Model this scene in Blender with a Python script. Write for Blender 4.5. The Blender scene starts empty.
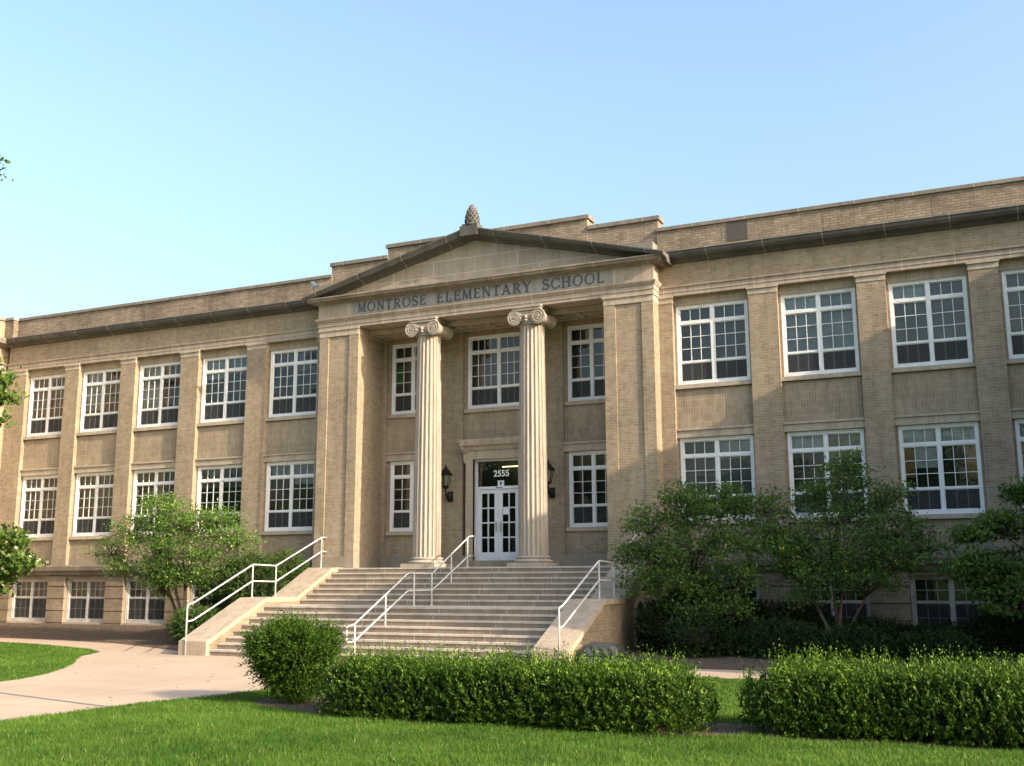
import bpy, bmesh, math
import numpy as np
from mathutils import Matrix, Vector

# ------------------------------------------------------------------ camera, sky, sun, exposure
H = 1.905                         # eye height: building heights below are measured from the eye level
sc = bpy.context.scene
COL = sc.collection
cam_d = bpy.data.cameras.new("camera"); cam = bpy.data.objects.new("camera", cam_d); COL.objects.link(cam)
cam_d.sensor_width = 36.0; cam_d.sensor_fit = 'HORIZONTAL'
cam_d.lens = 36.0 * 1067.0 / 1024.0
cam_d.clip_start = 0.1; cam_d.clip_end = 3000
_r = Vector((0.9099678328, 0.4146678393, -0.0030209797)); _f = Vector((-0.407327539, 0.8951781353, 0.1809430356))
_u = _r.cross(_f)
M = Matrix(((_r.x, _u.x, -_f.x), (_r.y, _u.y, -_f.y), (_r.z, _u.z, -_f.z))).to_4x4()
M.translation = Vector((14.2169, -29.2175, H))
cam.matrix_world = M
sc.camera = cam

SUN_AZ = 11.0                     # degrees in front of the facade plane, coming from the right
SUN_EL = 25.0
ca, sa, ce, se = math.cos(math.radians(SUN_AZ)), math.sin(math.radians(SUN_AZ)), math.cos(math.radians(SUN_EL)), math.sin(math.radians(SUN_EL))
to_sun = Vector((ca * ce, -sa * ce, se))
world = bpy.data.worlds.new("World"); sc.world = world; world.use_nodes = True
wn = world.node_tree.nodes; wl = world.node_tree.links; wn.clear()
sky = wn.new('ShaderNodeTexSky'); sky.sky_type = 'NISHITA'; sky.sun_disc = False
sky.sun_elevation = math.radians(SUN_EL); sky.sun_rotation = math.atan2(to_sun.x, to_sun.y)
sky.air_density = 1.6; sky.dust_density = 7.0; sky.ozone_density = 3.6; sky.altitude = 200
bg = wn.new('ShaderNodeBackground'); bg.inputs['Strength'].default_value = 0.15
wo = wn.new('ShaderNodeOutputWorld'); wl.new(sky.outputs[0], bg.inputs[0]); wl.new(bg.outputs[0], wo.inputs[0])
sun_d = bpy.data.lights.new("sun", 'SUN'); sun_d.energy = 3.05; sun_d.angle = math.radians(0.5); sun_d.color = (1.0, 0.83, 0.62)
sun = bpy.data.objects.new("sun", sun_d); COL.objects.link(sun)
sun.rotation_euler = (-to_sun).to_track_quat('-Z', 'Y').to_euler()
sc.view_settings.view_transform = 'Standard'; sc.view_settings.look = 'None'
sc.view_settings.exposure = 1.45; sc.view_settings.gamma = 1.0; sc.view_settings.use_curve_mapping = False

# ------------------------------------------------------------------ materials
def new_mat(name):
    m = bpy.data.materials.new(name); m.use_nodes = True
    nt = m.node_tree; b = nt.nodes['Principled BSDF']
    return m, nt, b
def N(nt, t, **kw):
    n = nt.nodes.new(t)
    for k, v in kw.items(): setattr(n, k, v)
    return n
def mixc(nt, fac, a, b, blend='MIX'):
    n = N(nt, 'ShaderNodeMix', data_type='RGBA', blend_type=blend)
    for s, v in ((n.inputs[0], fac), (n.inputs[6], a), (n.inputs[7], b)):
        if hasattr(v, 'is_linked') or hasattr(v, 'links'): nt.links.new(v, s)
        else: s.default_value = v if not isinstance(v, tuple) else (*v, 1.0)[:4]
    return n.outputs[2]
def noise(nt, vec, scale, detail=4, rough=0.55):
    n = N(nt, 'ShaderNodeTexNoise'); n.inputs['Scale'].default_value = scale; n.inputs['Detail'].default_value = detail
    n.inputs['Roughness'].default_value = rough
    if vec is not None: nt.links.new(vec, n.inputs['Vector'])
    return n.outputs['Fac']
def ramp(nt, v, p0, c0, p1, c1):
    n = N(nt, 'ShaderNodeValToRGB'); e = n.color_ramp.elements
    e[0].position = p0; e[0].color = (*c0, 1) if isinstance(c0, tuple) else (c0, c0, c0, 1)
    e[1].position = p1; e[1].color = (*c1, 1) if isinstance(c1, tuple) else (c1, c1, c1, 1)
    nt.links.new(v, n.inputs[0]); return n.outputs[0]
def wallvec(nt, mode='run'):
    g = N(nt, 'ShaderNodeNewGeometry'); s = N(nt, 'ShaderNodeSeparateXYZ'); nt.links.new(g.outputs['Position'], s.inputs[0])
    a = N(nt, 'ShaderNodeMath', operation='ADD'); nt.links.new(s.outputs[0], a.inputs[0]); nt.links.new(s.outputs[1], a.inputs[1])
    c = N(nt, 'ShaderNodeCombineXYZ')
    if mode == 'run': nt.links.new(a.outputs[0], c.inputs[0]); nt.links.new(s.outputs[2], c.inputs[1])
    elif mode == 'x': nt.links.new(s.outputs[0], c.inputs[0]); nt.links.new(s.outputs[2], c.inputs[1])
    else: nt.links.new(s.outputs[2], c.inputs[0]); nt.links.new(a.outputs[0], c.inputs[1])
    return g.outputs['Position'], c.outputs[0], s
def brick_mat(name, c1, c2, mortar, bw=0.215, rh=0.074, ms=0.009, mode='run', offset=0.5, stain=0.16):
    m, nt, b = new_mat(name)
    pos, vec, s = wallvec(nt, mode)
    t = N(nt, 'ShaderNodeTexBrick'); nt.links.new(vec, t.inputs['Vector'])
    t.offset = offset
    t.inputs['Color1'].default_value = (*c1, 1); t.inputs['Color2'].default_value = (*c2, 1); t.inputs['Mortar'].default_value = (*mortar, 1)
    t.inputs['Scale'].default_value = 1.0; t.inputs['Mortar Size'].default_value = ms; t.inputs['Mortar Smooth'].default_value = 0.3
    t.inputs['Bias'].default_value = -0.1; t.inputs['Brick Width'].default_value = bw; t.inputs['Row Height'].default_value = rh
    n1 = noise(nt, pos, 0.7, 5); n2 = noise(nt, pos, 6.0, 3)
    c = mixc(nt, 1.0, t.outputs['Color'], ramp(nt, n1, 0.3, 1.0 - stain, 0.7, 1.0 + stain * 0.35), 'MULTIPLY')
    c = mixc(nt, 1.0, c, ramp(nt, n2, 0.3, 0.86, 0.7, 1.1), 'MULTIPLY')
    mp = N(nt, 'ShaderNodeMapping'); mp.inputs['Scale'].default_value = (1.0, 1.0, 0.10); nt.links.new(pos, mp.inputs['Vector'])
    c = mixc(nt, 1.0, c, ramp(nt, noise(nt, mp.outputs[0], 5.0, 6, 0.7), 0.34, (0.84, 0.83, 0.82), 0.54, (1.0, 1.0, 1.0)), 'MULTIPLY')
    nt.links.new(c, b.inputs['Base Color']); b.inputs['Roughness'].default_value = 0.9
    b.inputs['Specular IOR Level'].default_value = 0.2
    bp = N(nt, 'ShaderNodeBump'); bp.inputs['Strength'].default_value = 0.5; bp.inputs['Distance'].default_value = 0.006; bp.invert = True
    nt.links.new(t.outputs['Fac'], bp.inputs['Height']); nt.links.new(bp.outputs[0], b.inputs['Normal'])
    return m
def stone_mat(name, base, dark, joint=None, bw=1.2, rh=10.0, stain=0.5, rough=0.85, off=0.5):
    m, nt, b = new_mat(name)
    pos, vec, s = wallvec(nt, 'x' if rh > 5 else 'run')
    n1 = noise(nt, pos, 1.3, 6, 0.6); n2 = noise(nt, pos, 14.0, 4, 0.6)
    c = mixc(nt, ramp(nt, n1, 0.35, 0.0, 0.75, stain), base, dark)
    c = mixc(nt, 1.0, c, ramp(nt, n2, 0.3, 0.86, 0.7, 1.08), 'MULTIPLY')
    mp = N(nt, 'ShaderNodeMapping'); mp.inputs['Scale'].default_value = (1.0, 1.0, 0.15); nt.links.new(pos, mp.inputs['Vector'])
    c = mixc(nt, 1.0, c, ramp(nt, noise(nt, mp.outputs[0], 4.0, 5, 0.65), 0.36, (0.80, 0.79, 0.78), 0.55, (1.0, 1.0, 1.0)), 'MULTIPLY')
    if joint:
        t = N(nt, 'ShaderNodeTexBrick'); nt.links.new(vec, t.inputs['Vector']); t.offset = off
        t.inputs['Scale'].default_value = 1.0; t.inputs['Mortar Size'].default_value = 0.010; t.inputs['Mortar Smooth'].default_value = 0.0
        t.inputs['Brick Width'].default_value = bw; t.inputs['Row Height'].default_value = rh
        c2 = mixc(nt, 1.0, c, mixc(nt, 0.5, (1, 1, 1), t.outputs['Color']), 'MULTIPLY')
        t.inputs['Color1'].default_value = (1, 1, 1, 1); t.inputs['Color2'].default_value = (0.78, 0.78, 0.78, 1)
        c = mixc(nt, t.outputs['Fac'], c2, joint)
    nt.links.new(c, b.inputs['Base Color']); b.inputs['Roughness'].default_value = rough; b.inputs['Specular IOR Level'].default_value = 0.25
    bp = N(nt, 'ShaderNodeBump'); bp.inputs['Strength'].default_value = 0.25; bp.inputs['Distance'].default_value = 0.01
    nt.links.new(n2, bp.inputs['Height']); nt.links.new(bp.outputs[0], b.inputs['Normal'])
    return m
def plain_mat(name, col, rough=0.5, metal=0.0, var=0.12, scale=5.0, spec=0.4):
    m, nt, b = new_mat(name)
    g = N(nt, 'ShaderNodeNewGeometry'); n = noise(nt, g.outputs['Position'], scale, 4)
    c = mixc(nt, 1.0, col, ramp(nt, n, 0.3, 1.0 - var, 0.7, 1.0 + var * 0.3), 'MULTIPLY')
    nt.links.new(c, b.inputs['Base Color']); b.inputs['Roughness'].default_value = rough; b.inputs['Metallic'].default_value = metal
    b.inputs['Specular IOR Level'].default_value = spec
    return m
def leaf_mat(name, dark, light, tip=None, trans=0.35, rough=0.55):
    m, nt, b = new_mat(name)
    at = N(nt, 'ShaderNodeAttribute', attribute_name='tint')
    c = ramp(nt, at.outputs['Fac'], 0.0, dark, 0.85, light)
    if tip:
        r = c.node.color_ramp; e = r.elements.new(0.93); e.color = (*light, 1); e2 = r.elements.new(0.97); e2.color = (*tip, 1)
    nt.links.new(c, b.inputs['Base Color']); b.inputs['Roughness'].default_value = rough; b.inputs['Specular IOR Level'].default_value = 0.15
    tr = N(nt, 'ShaderNodeBsdfTranslucent'); nt.links.new(c, tr.inputs[0])
    ms = N(nt, 'ShaderNodeMixShader'); ms.inputs[0].default_value = trans
    nt.links.new(b.outputs[0], ms.inputs[1]); nt.links.new(tr.outputs[0], ms.inputs[2])
    nt.links.new(ms.outputs[0], nt.nodes['Material Output'].inputs['Surface'])
    return m

BR1, BR2, BRM = (0.375, 0.293, 0.205), (0.29, 0.222, 0.152), (0.385, 0.326, 0.246)
MB_ = {}
MB_['brick'] = brick_mat('buff_brick', BR1, BR2, BRM)
MB_['brick_up'] = brick_mat('buff_brick_upright', (0.375, 0.295, 0.208), (0.315, 0.244, 0.17), (0.42, 0.354, 0.272), mode='up', offset=0.0, stain=0.2)
MB_['brick_par'] = brick_mat('weathered_parapet_brick', (0.36, 0.29, 0.215), (0.235, 0.18, 0.132), (0.21, 0.17, 0.135), ms=0.014, stain=0.4)
MB_['brick_base'] = brick_mat('basement_brick', (0.33, 0.255, 0.178), (0.25, 0.188, 0.13), (0.34, 0.285, 0.215), stain=0.4)
MB_['stone'] = stone_mat('limestone', (0.45, 0.37, 0.30), (0.33, 0.267, 0.217), joint=(0.55, 0.48, 0.38), bw=1.3, rh=30.0)
MB_['ashlar'] = stone_mat('limestone_ashlar', (0.40, 0.34, 0.275), (0.28, 0.235, 0.195), joint=(0.5, 0.44, 0.36), bw=1.45, rh=0.47)
MB_['stone_plain'] = stone_mat('limestone_smooth', (0.47, 0.395, 0.31), (0.36, 0.30, 0.235), stain=0.35)
MB_['plaque'] = stone_mat('grey_stone_plaque', (0.335, 0.32, 0.30), (0.27, 0.26, 0.245), stain=0.5)
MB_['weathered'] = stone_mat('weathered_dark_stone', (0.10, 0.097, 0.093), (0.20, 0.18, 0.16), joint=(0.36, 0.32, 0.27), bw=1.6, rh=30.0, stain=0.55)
MB_['lit_lip'] = stone_mat('cornice_stone_sunlit', (0.30, 0.27, 0.235), (0.13, 0.12, 0.105), joint=(0.45, 0.42, 0.37), bw=1.6, rh=30.0, stain=0.8)  # paler copy of the cornice stone, sun on the rim put into colour
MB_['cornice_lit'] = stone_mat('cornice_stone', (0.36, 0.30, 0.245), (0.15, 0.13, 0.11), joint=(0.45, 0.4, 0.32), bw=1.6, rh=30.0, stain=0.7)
MB_['coping'] = stone_mat('coping_stone', (0.20, 0.175, 0.15), (0.34, 0.29, 0.235), joint=(0.4, 0.36, 0.3), bw=1.5, rh=30.0, stain=0.6)
MB_['ledge'] = stone_mat('stained_ledge_stone', (0.16, 0.13, 0.10), (0.30, 0.25, 0.19), joint=(0.34, 0.3, 0.24), bw=1.4, rh=30.0, stain=0.5)
MB_['basecourse'] = stone_mat('base_course_stone', (0.34, 0.285, 0.215), (0.24, 0.2, 0.155), joint=(0.3, 0.26, 0.2), bw=0.95, rh=30.0)
MB_['step'] = stone_mat('step_granite', (0.53, 0.47, 0.40), (0.41, 0.36, 0.30), joint=(0.55, 0.5, 0.42), bw=1.9, rh=30.0, stain=0.45)  # tread tone raised, painting in the sun on the nosings
MB_['riser_shaded'] = stone_mat('step_granite_shaded', (0.265, 0.215, 0.165), (0.20, 0.162, 0.125), joint=(0.42, 0.36, 0.29), bw=1.9, rh=30.0, stain=0.5)  # darker copy of the step stone, riser shade put into the colour
MB_['cheek'] = stone_mat('cheek_concrete', (0.41, 0.335, 0.255), (0.33, 0.27, 0.2), stain=0.35)
MB_['white'] = plain_mat('white_window_paint', (0.78, 0.78, 0.78), 0.45, var=0.1)
MB_['door_paint'] = plain_mat('white_door_paint', (0.74, 0.76, 0.80), 0.4, var=0.08)
MB_['old_white'] = plain_mat('old_white_paint', (0.5, 0.48, 0.45), 0.6, var=0.3)
MB_['cream'] = plain_mat('cream_ceiling', (0.42, 0.36, 0.28), 0.8, var=0.2)
MB_['rail'] = plain_mat('white_rail_paint', (0.54, 0.535, 0.53), 0.35, var=0.35, scale=7)
MB_['black'] = plain_mat('black_metal', (0.012, 0.014, 0.013), 0.5, 0.3)
MB_['letter'] = plain_mat('dark_letter_bronze', (0.085, 0.09, 0.105), 0.6, 0.2)
MB_['vent'] = plain_mat('dark_vent_metal', (0.09, 0.08, 0.07), 0.6, 0.2)
MB_['roof'] = plain_mat('roof_gravel', (0.2, 0.19, 0.17), 0.95)
MB_['interior'] = plain_mat('dark_interior', (0.018, 0.016, 0.013), 0.9)
MB_['tarp'] = plain_mat('grey_tarp', (0.05, 0.053, 0.06), 0.35, var=0.4, scale=6, spec=0.6)
MB_['steel'] = plain_mat('brushed_handle', (0.5, 0.5, 0.48), 0.35, 0.9)
MB_['paper'] = plain_mat('white_paper', (0.75, 0.8, 0.9), 0.7)
MB_['ink'] = plain_mat('blue_ink', (0.02, 0.06, 0.3), 0.7)
MB_['digit'] = plain_mat('white_digit_vinyl', (0.85, 0.85, 0.85), 0.5)
MB_['bark'] = plain_mat('grey_brown_bark', (0.11, 0.085, 0.065), 0.95, var=0.45, scale=9)
MB_['lamp_glass'] = plain_mat('frosted_lamp_glass', (0.22, 0.22, 0.2), 0.2, var=0.2)
BL = {}
for nm, c in dict(pale=(0.74, 0.77, 0.80), mid=(0.22, 0.24, 0.27), tan=(0.22, 0.165, 0.105), dim=(0.06, 0.06, 0.055), dark=(0.035, 0.037, 0.036), slate=(0.50, 0.55, 0.61), ivory=(0.42, 0.38, 0.31), orange=(0.55, 0.27, 0.09), rose=(0.30, 0.22, 0.20), green=(0.05, 0.26, 0.04)).items():
    BL[nm] = plain_mat(nm + '_window_shade', c, 0.9, var=0.25, scale=2.5)
m, nt, b = new_mat('tube_light'); b.inputs['Emission Color'].default_value = (1, 0.8, 0.4, 1); b.inputs['Emission Strength'].default_value = 1.2; MB_['tube'] = m
# thin window glass: clear with a Fresnel mirror, slightly uneven
m, nt, b = new_mat('window_glass'); nt.nodes.remove(b)
tr = N(nt, 'ShaderNodeBsdfTransparent'); tr.inputs[0].default_value = (0.82, 0.86, 0.85, 1)
gl = N(nt, 'ShaderNodeBsdfGlossy'); gl.inputs['Roughness'].default_value = 0.015
fr = N(nt, 'ShaderNodeFresnel'); fr.inputs['IOR'].default_value = 1.75
g = N(nt, 'ShaderNodeNewGeometry'); nn = N(nt, 'ShaderNodeTexNoise'); nn.inputs['Scale'].default_value = 2.2; nt.links.new(g.outputs['Position'], nn.inputs['Vector'])
bp = N(nt, 'ShaderNodeBump'); bp.inputs['Strength'].default_value = 0.12; bp.inputs['Distance'].default_value = 0.03
nt.links.new(nn.outputs['Fac'], bp.inputs['Height']); nt.links.new(bp.outputs[0], gl.inputs['Normal'])
ms = N(nt, 'ShaderNodeMixShader'); nt.links.new(fr.outputs[0], ms.inputs[0]); nt.links.new(tr.outputs[0], ms.inputs[1]); nt.links.new(gl.outputs[0], ms.inputs[2])
nt.links.new(ms.outputs[0], nt.nodes['Material Output'].inputs['Surface']); MB_['glass'] = m

m, nt, b = new_mat('insect_screen_mesh'); tr = N(nt, 'ShaderNodeBsdfTransparent'); ms = N(nt, 'ShaderNodeMixShader'); ms.inputs[0].default_value = 0.38
b.inputs['Base Color'].default_value = (0.075, 0.078, 0.08, 1); b.inputs['Roughness'].default_value = 0.9; b.inputs['Specular IOR Level'].default_value = 0.1
nt.links.new(tr.outputs[0], ms.inputs[1]); nt.links.new(b.outputs[0], ms.inputs[2]); nt.links.new(ms.outputs[0], nt.nodes['Material Output'].inputs['Surface']); MB_['screen'] = m
MB_['leaf_left'] = leaf_mat('dogwood_leaf', (0.05, 0.12, 0.018), (0.145, 0.265, 0.045), (0.34, 0.42, 0.12))
MB_['leaf_right'] = leaf_mat('shade_tree_leaf', (0.04, 0.092, 0.022), (0.12, 0.215, 0.045), (0.50, 0.52, 0.07))
MB_['leaf_dark'] = leaf_mat('yew_leaf', (0.010, 0.022, 0.007), (0.030, 0.056, 0.015), trans=0.15)
MB_['leaf_bush'] = leaf_mat('foundation_bush_leaf', (0.03, 0.065, 0.016), (0.09, 0.15, 0.035), trans=0.25)
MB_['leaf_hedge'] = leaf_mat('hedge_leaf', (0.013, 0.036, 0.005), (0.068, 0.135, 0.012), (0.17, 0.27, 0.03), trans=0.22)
MB_['leaf_round'] = leaf_mat('round_yew_leaf', (0.014, 0.038, 0.006), (0.065, 0.13, 0.012), trans=0.2)
MB_['leaf_edge'] = leaf_mat('edge_tree_leaf', (0.04, 0.085, 0.015), (0.115, 0.19, 0.035), trans=0.35)
MB_['blossom'] = leaf_mat('cream_blossom', (0.5, 0.42, 0.3), (0.7, 0.62, 0.48), trans=0.3)
MB_['hedge_core'] = plain_mat('hedge_shadow_core', (0.012, 0.02, 0.007), 1.0)  # near-black fill painting the shade inside hedges and shrubs

# ------------------------------------------------------------------ mesh helpers
class MB:
    """collects shapes (heights measured from eye level) and links them as one mesh object"""
    def __init__(s): s.v = []; s.f = []; s.mi = []; s.cur = 0
    def quadbox(s, P):            # 8 points: bottom 4 ccw, top 4 ccw
        n = len(s.v); s.v += [tuple(p) for p in P]
        for f in ((3, 2, 1, 0), (4, 5, 6, 7), (0, 1, 5, 4), (1, 2, 6, 5), (2, 3, 7, 6), (3, 0, 4, 7)):
            s.f.append(tuple(n + i for i in f)); s.mi.append(s.cur)
        return s
    def box(s, x0, x1, y0, y1, z0, z1):
        return s.quadbox([(x0, y0, z0), (x1, y0, z0), (x1, y1, z0), (x0, y1, z0), (x0, y0, z1), (x1, y0, z1), (x1, y1, z1), (x0, y1, z1)])
    def prism(s, loop, ext):      # polygon loop of 3D points extruded along vector
        n = len(s.v); k = len(loop); e = Vector(ext)
        s.v += [tuple(p) for p in loop] + [tuple(Vector(p) + e) for p in loop]
        s.f.append(tuple(range(n + k - 1, n - 1, -1))); s.mi.append(s.cur)
        s.f.append(tuple(range(n + k, n + 2 * k))); s.mi.append(s.cur)
        for i in range(k):
            j = (i + 1) % k; s.f.append((n + i, n + j, n + k + j, n + k + i)); s.mi.append(s.cur)
        return s
    def sweep(s, prof, path):     # prof: list of (out, z); path: list of (x, y, nx, ny, zoff) mitred stations
        n = len(s.v); k = len(prof)
        for (x, y, nx, ny, zo) in path:
            for (o, z) in prof: s.v.append((x + nx * o, y + ny * o, z + zo))
        for a in range(len(path) - 1):
            for i in range(k):
                j = (i + 1) % k
                s.f.append((n + a * k + i, n + (a + 1) * k + i, n + (a + 1) * k + j, n + a * k + j)); s.mi.append(s.cur)
        s.f.append(tuple(n + i for i in range(k))); s.mi.append(s.cur)
        m_ = n + (len(path) - 1) * k; s.f.append(tuple(m_ + i for i in reversed(range(k)))); s.mi.append(s.cur)
        return s
    def lathe(s, cx, cy, prof, seg=24, rfun=None):
        n = len(s.v)
        for (r_, z) in prof:
            for i in range(seg):
                a = 2 * math.pi * i / seg; q = r_ * (rfun(i) if rfun else 1.0)
                s.v.append((cx + q * math.cos(a), cy + q * math.sin(a), z))
        for a in range(len(prof) - 1):
            for i in range(seg):
                j = (i + 1) % seg
                s.f.append((n + a * seg + i, n + a * seg + j, n + (a + 1) * seg + j, n + (a + 1) * seg + i)); s.mi.append(s.cur)
        s.f.append(tuple(n + i for i in reversed(range(seg)))); s.mi.append(s.cur)
        m_ = n + (len(prof) - 1) * seg; s.f.append(tuple(m_ + i for i in range(seg))); s.mi.append(s.cur)
        return s
    def tube(s, pts, r, seg=8, r2=None):
        pts = [Vector(p) for p in pts]; n = len(s.v); L = len(pts)
        for i, p in enumerate(pts):
            d = (pts[min(i + 1, L - 1)] - pts[max(i - 1, 0)]).normalized()
            up = Vector((0, 0, 1)) if abs(d.z) < 0.9 else Vector((1, 0, 0))
            a = d.cross(up).normalized(); b_ = d.cross(a).normalized()
            rr = r if r2 is None else r + (r2 - r) * i / max(1, L - 1)
            for k in range(seg):
                t = 2 * math.pi * k / seg; s.v.append(tuple(p + a * (rr * math.cos(t)) + b_ * (rr * math.sin(t))))
        for i in range(L - 1):
            for k in range(seg):
                j = (k + 1) % seg
                s.f.append((n + i * seg + k, n + i * seg + j, n + (i + 1) * seg + j, n + (i + 1) * seg + k)); s.mi.append(s.cur)
        s.f.append(tuple(n + k for k in reversed(range(seg)))); s.mi.append(s.cur)
        m_ = n + (L - 1) * seg; s.f.append(tuple(m_ + k for k in range(seg))); s.mi.append(s.cur)
        return s
    def build(s, name, mats, parent=None, smooth=False, bevel=0.0, lift=H, origin=None):
        me = bpy.data.meshes.new(name)
        org = origin_of(parent) if origin is None else Vector(origin)
        me.from_pydata([(x - org.x, y - org.y, z + lift - org.z) for (x, y, z) in s.v], [], s.f)
        if not isinstance(mats, (list, tuple)): mats = [mats]
        for m_ in mats: me.materials.append(m_)
        if len(mats) > 1: me.polygons.foreach_set('material_index', s.mi)
        bm = bmesh.new(); bm.from_mesh(me); bmesh.ops.recalc_face_normals(bm, faces=bm.faces)
        if 'pane' in name:
            for f_ in bm.faces:
                if f_.normal.y > 0: f_.normal_flip()
        if bevel: bmesh.ops.bevel(bm, geom=list(bm.edges), offset=bevel, segments=1, affect='EDGES', clamp_overlap=True)
        bm.to_mesh(me); bm.free()
        if smooth: me.polygons.foreach_set('use_smooth', [True] * len(me.polygons))
        return link(name, me, parent)
ORG = {}
def origin_of(o):
    if o is None: return Vector((0, 0, 0))
    return ORG[o.name]
def link(name, me, parent=None):
    o = bpy.data.objects.new(name, me); COL.objects.link(o)
    if parent is not None: o.parent = parent
    ORG[o.name] = origin_of(parent)
    return o
def thing(name, label, cat, loc, group=None):
    o = bpy.data.objects.new(name, None); COL.objects.link(o); o.location = loc; o.empty_display_size = 0.3
    ORG[o.name] = Vector(loc)
    o['label'] = label; o['category'] = cat
    if group: o['group'] = group
    return o
def struct(o, kind='structure'): o['kind'] = kind; return o

# ------------------------------------------------------------------ ground (eye-level heights: ground is at -H)
GZ = -H
def sheet(name, loop, z, mat, zs=None):
    mb = MB(); n = len(loop)
    mb.v = [(x, y, (zs[i] if zs else z)) for i, (x, y) in enumerate(loop)]; mb.f = [tuple(range(n))]; mb.mi = [0]
    me = bpy.data.meshes.new(name); me.from_pydata([(x, y, zz + H) for x, y, zz in mb.v], [], mb.f)
    me.materials.append(mat)
    bm = bmesh.new(); bm.from_mesh(me); bmesh.ops.triangulate(bm, faces=bm.faces)
    for f in bm.faces:
        if f.normal.z < 0: f.normal_flip()
    bm.to_mesh(me); bm.free()
    return struct(link(name, me))
m, nt, b = new_mat('lawn_soil'); g = N(nt, 'ShaderNodeNewGeometry')
c = mixc(nt, ramp(nt, noise(nt, g.outputs['Position'], 0.6, 5), 0.35, 0.0, 0.7, 1.0), (0.04, 0.085, 0.013), (0.06, 0.105, 0.018))
c = mixc(nt, 1.0, c, ramp(nt, noise(nt, g.outputs['Position'], 40, 3), 0.3, 0.55, 0.7, 1.15), 'MULTIPLY')
nt.links.new(c, b.inputs['Base Color']); b.inputs['Roughness'].default_value = 1.0; b.inputs['Specular IOR Level'].default_value = 0.1
MB_['lawn'] = m
m, nt, b = new_mat('path_concrete'); g = N(nt, 'ShaderNodeNewGeometry')
c = mixc(nt, ramp(nt, noise(nt, g.outputs['Position'], 0.45, 6), 0.35, 0.0, 0.7, 1.0), (0.47, 0.36, 0.27), (0.39, 0.298, 0.22))
c = mixc(nt, 1.0, c, ramp(nt, noise(nt, g.outputs['Position'], 60, 3), 0.3, 0.85, 0.7, 1.08), 'MULTIPLY')
c = mixc(nt, ramp(nt, noise(nt, g.outputs['Position'], 2.3, 6, 0.7), 0.66, 0.0, 0.8, 0.45), c, (0.22, 0.17, 0.12))
t = N(nt, 'ShaderNodeTexBrick'); t.offset = 0.0; t.inputs['Scale'].default_value = 1.0; t.inputs['Brick Width'].default_value = 2.4; t.inputs['Row Height'].default_value = 2.4
t.inputs['Mortar Size'].default_value = 0.014; nt.links.new(g.outputs['Position'], t.inputs['Vector'])
c = mixc(nt, mixc(nt, t.outputs['Fac'], (0, 0, 0), (0.55, 0.55, 0.55)), c, (0.2, 0.15, 0.11))
nt.links.new(c, b.inputs['Base Color']); b.inputs['Roughness'].default_value = 0.9; b.inputs['Specular IOR Level'].default_value = 0.2
MB_['path'] = m
m, nt, b = new_mat('bark_mulch'); g = N(nt, 'ShaderNodeNewGeometry')
v = N(nt, 'ShaderNodeTexVoronoi'); v.inputs['Scale'].default_value = 22; nt.links.new(g.outputs['Position'], v.inputs['Vector'])
c = mixc(nt, 1.0, ramp(nt, noise(nt, g.outputs['Position'], 8, 5), 0.3, (0.075, 0.05, 0.033), 0.7, (0.2, 0.14, 0.095)), mixc(nt, 0.6, (1, 1, 1), v.outputs['Color']), 'MULTIPLY')
nt.links.new(c, b.inputs['Base Color']); b.inputs['Roughness'].default_value = 1.0
bp = N(nt, 'ShaderNodeBump'); bp.inputs['Strength'].default_value = 1.0; bp.inputs['Distance'].default_value = 0.04
nt.links.new(v.outputs['Distance'], bp.inputs['Height']); nt.links.new(bp.outputs[0], b.inputs['Normal'])
MB_['mulch'] = m

sheet('ground', [(-700, -700), (700, -700), (700, 700), (-700, 700)], GZ, MB_['lawn'])
path_loop = [(1.55, -60), (1.58, -18.34), (1.70, -17.2), (1.78, -15.8), (2.15, -14.5), (2.35, -13.0), (2.9, -11.4), (4.0, -10.0), (5.6, -9.2), (6.6, -8.6), (7.6, -8.25), (9, -8.1), (19.55, -7.9), (19.55, -5.95), (8, -6.05), (5.5, -6.1),
             (5.5, -0.7), (-5.5, -0.7), (-5.5, -5.6), (-6.2, -5.75), (-8.2, -4.7), (-10.94, -3.45), (-14, -2.75), (-20.6, -2.0), (-20.6, -3.6), (-14.49, -4.73), (-12.6, -5.1), (-11.1, -5.55), (-9.2, -6.3), (-8.2, -7.0), (-7.85, -7.6), (-7.5, -8.3), (-6.8, -9.1),
             (-5.74, -10.2), (-4.8, -11.4), (-4.0, -12.63), (-3.6, -13.6), (-3.35, -15.2), (-3.3, -60)]
sheet('path', path_loop, GZ + 0.004, MB_['path'])
sheet('painted_shadow_line', [(-3.0, -15.16), (-3.0, -15.25), (1.72, -16.45), (1.72, -16.36)], GZ + 0.008, plain_mat('painted_shadow_grey', (0.20, 0.19, 0.185), 0.9, var=0.3))  # dark strip painting a thin cast shadow across the path
bed_loop = [(-20.6, -2.1), (-14, -2.85), (-10.94, -3.55), (-8.2, -4.82), (-6.2, -5.9), (-5.45, -5.75), (-5.45, -0.2), (-20.6, -0.2)]
sheet('planting_bed_soil', bed_loop, 0, MB_['mulch'], zs=[GZ + 0.012] * 6 + [GZ + 0.38] * 2)
bed_loop2 = [(5.45, -0.2), (5.45, -6.16), (8, -6.1), (19.55, -6.0), (19.55, -0.2)]
sheet('planting_bed_soil', bed_loop2, 0, MB_['mulch'], zs=[GZ + 0.3, GZ + 0.012, GZ + 0.012, GZ + 0.012, GZ + 0.3])
bed_loop3 = [(3.1, -14.9), (3.6, -15.35), (5.2, -15.98), (8, -15.99), (10.4, -15.95), (11.2, -15.62), (14, -15.62), (19, -15.6), (19, -14.0), (12, -14.5), (6, -14.6), (3.8, -13.9), (3.1, -14.4)]
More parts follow.
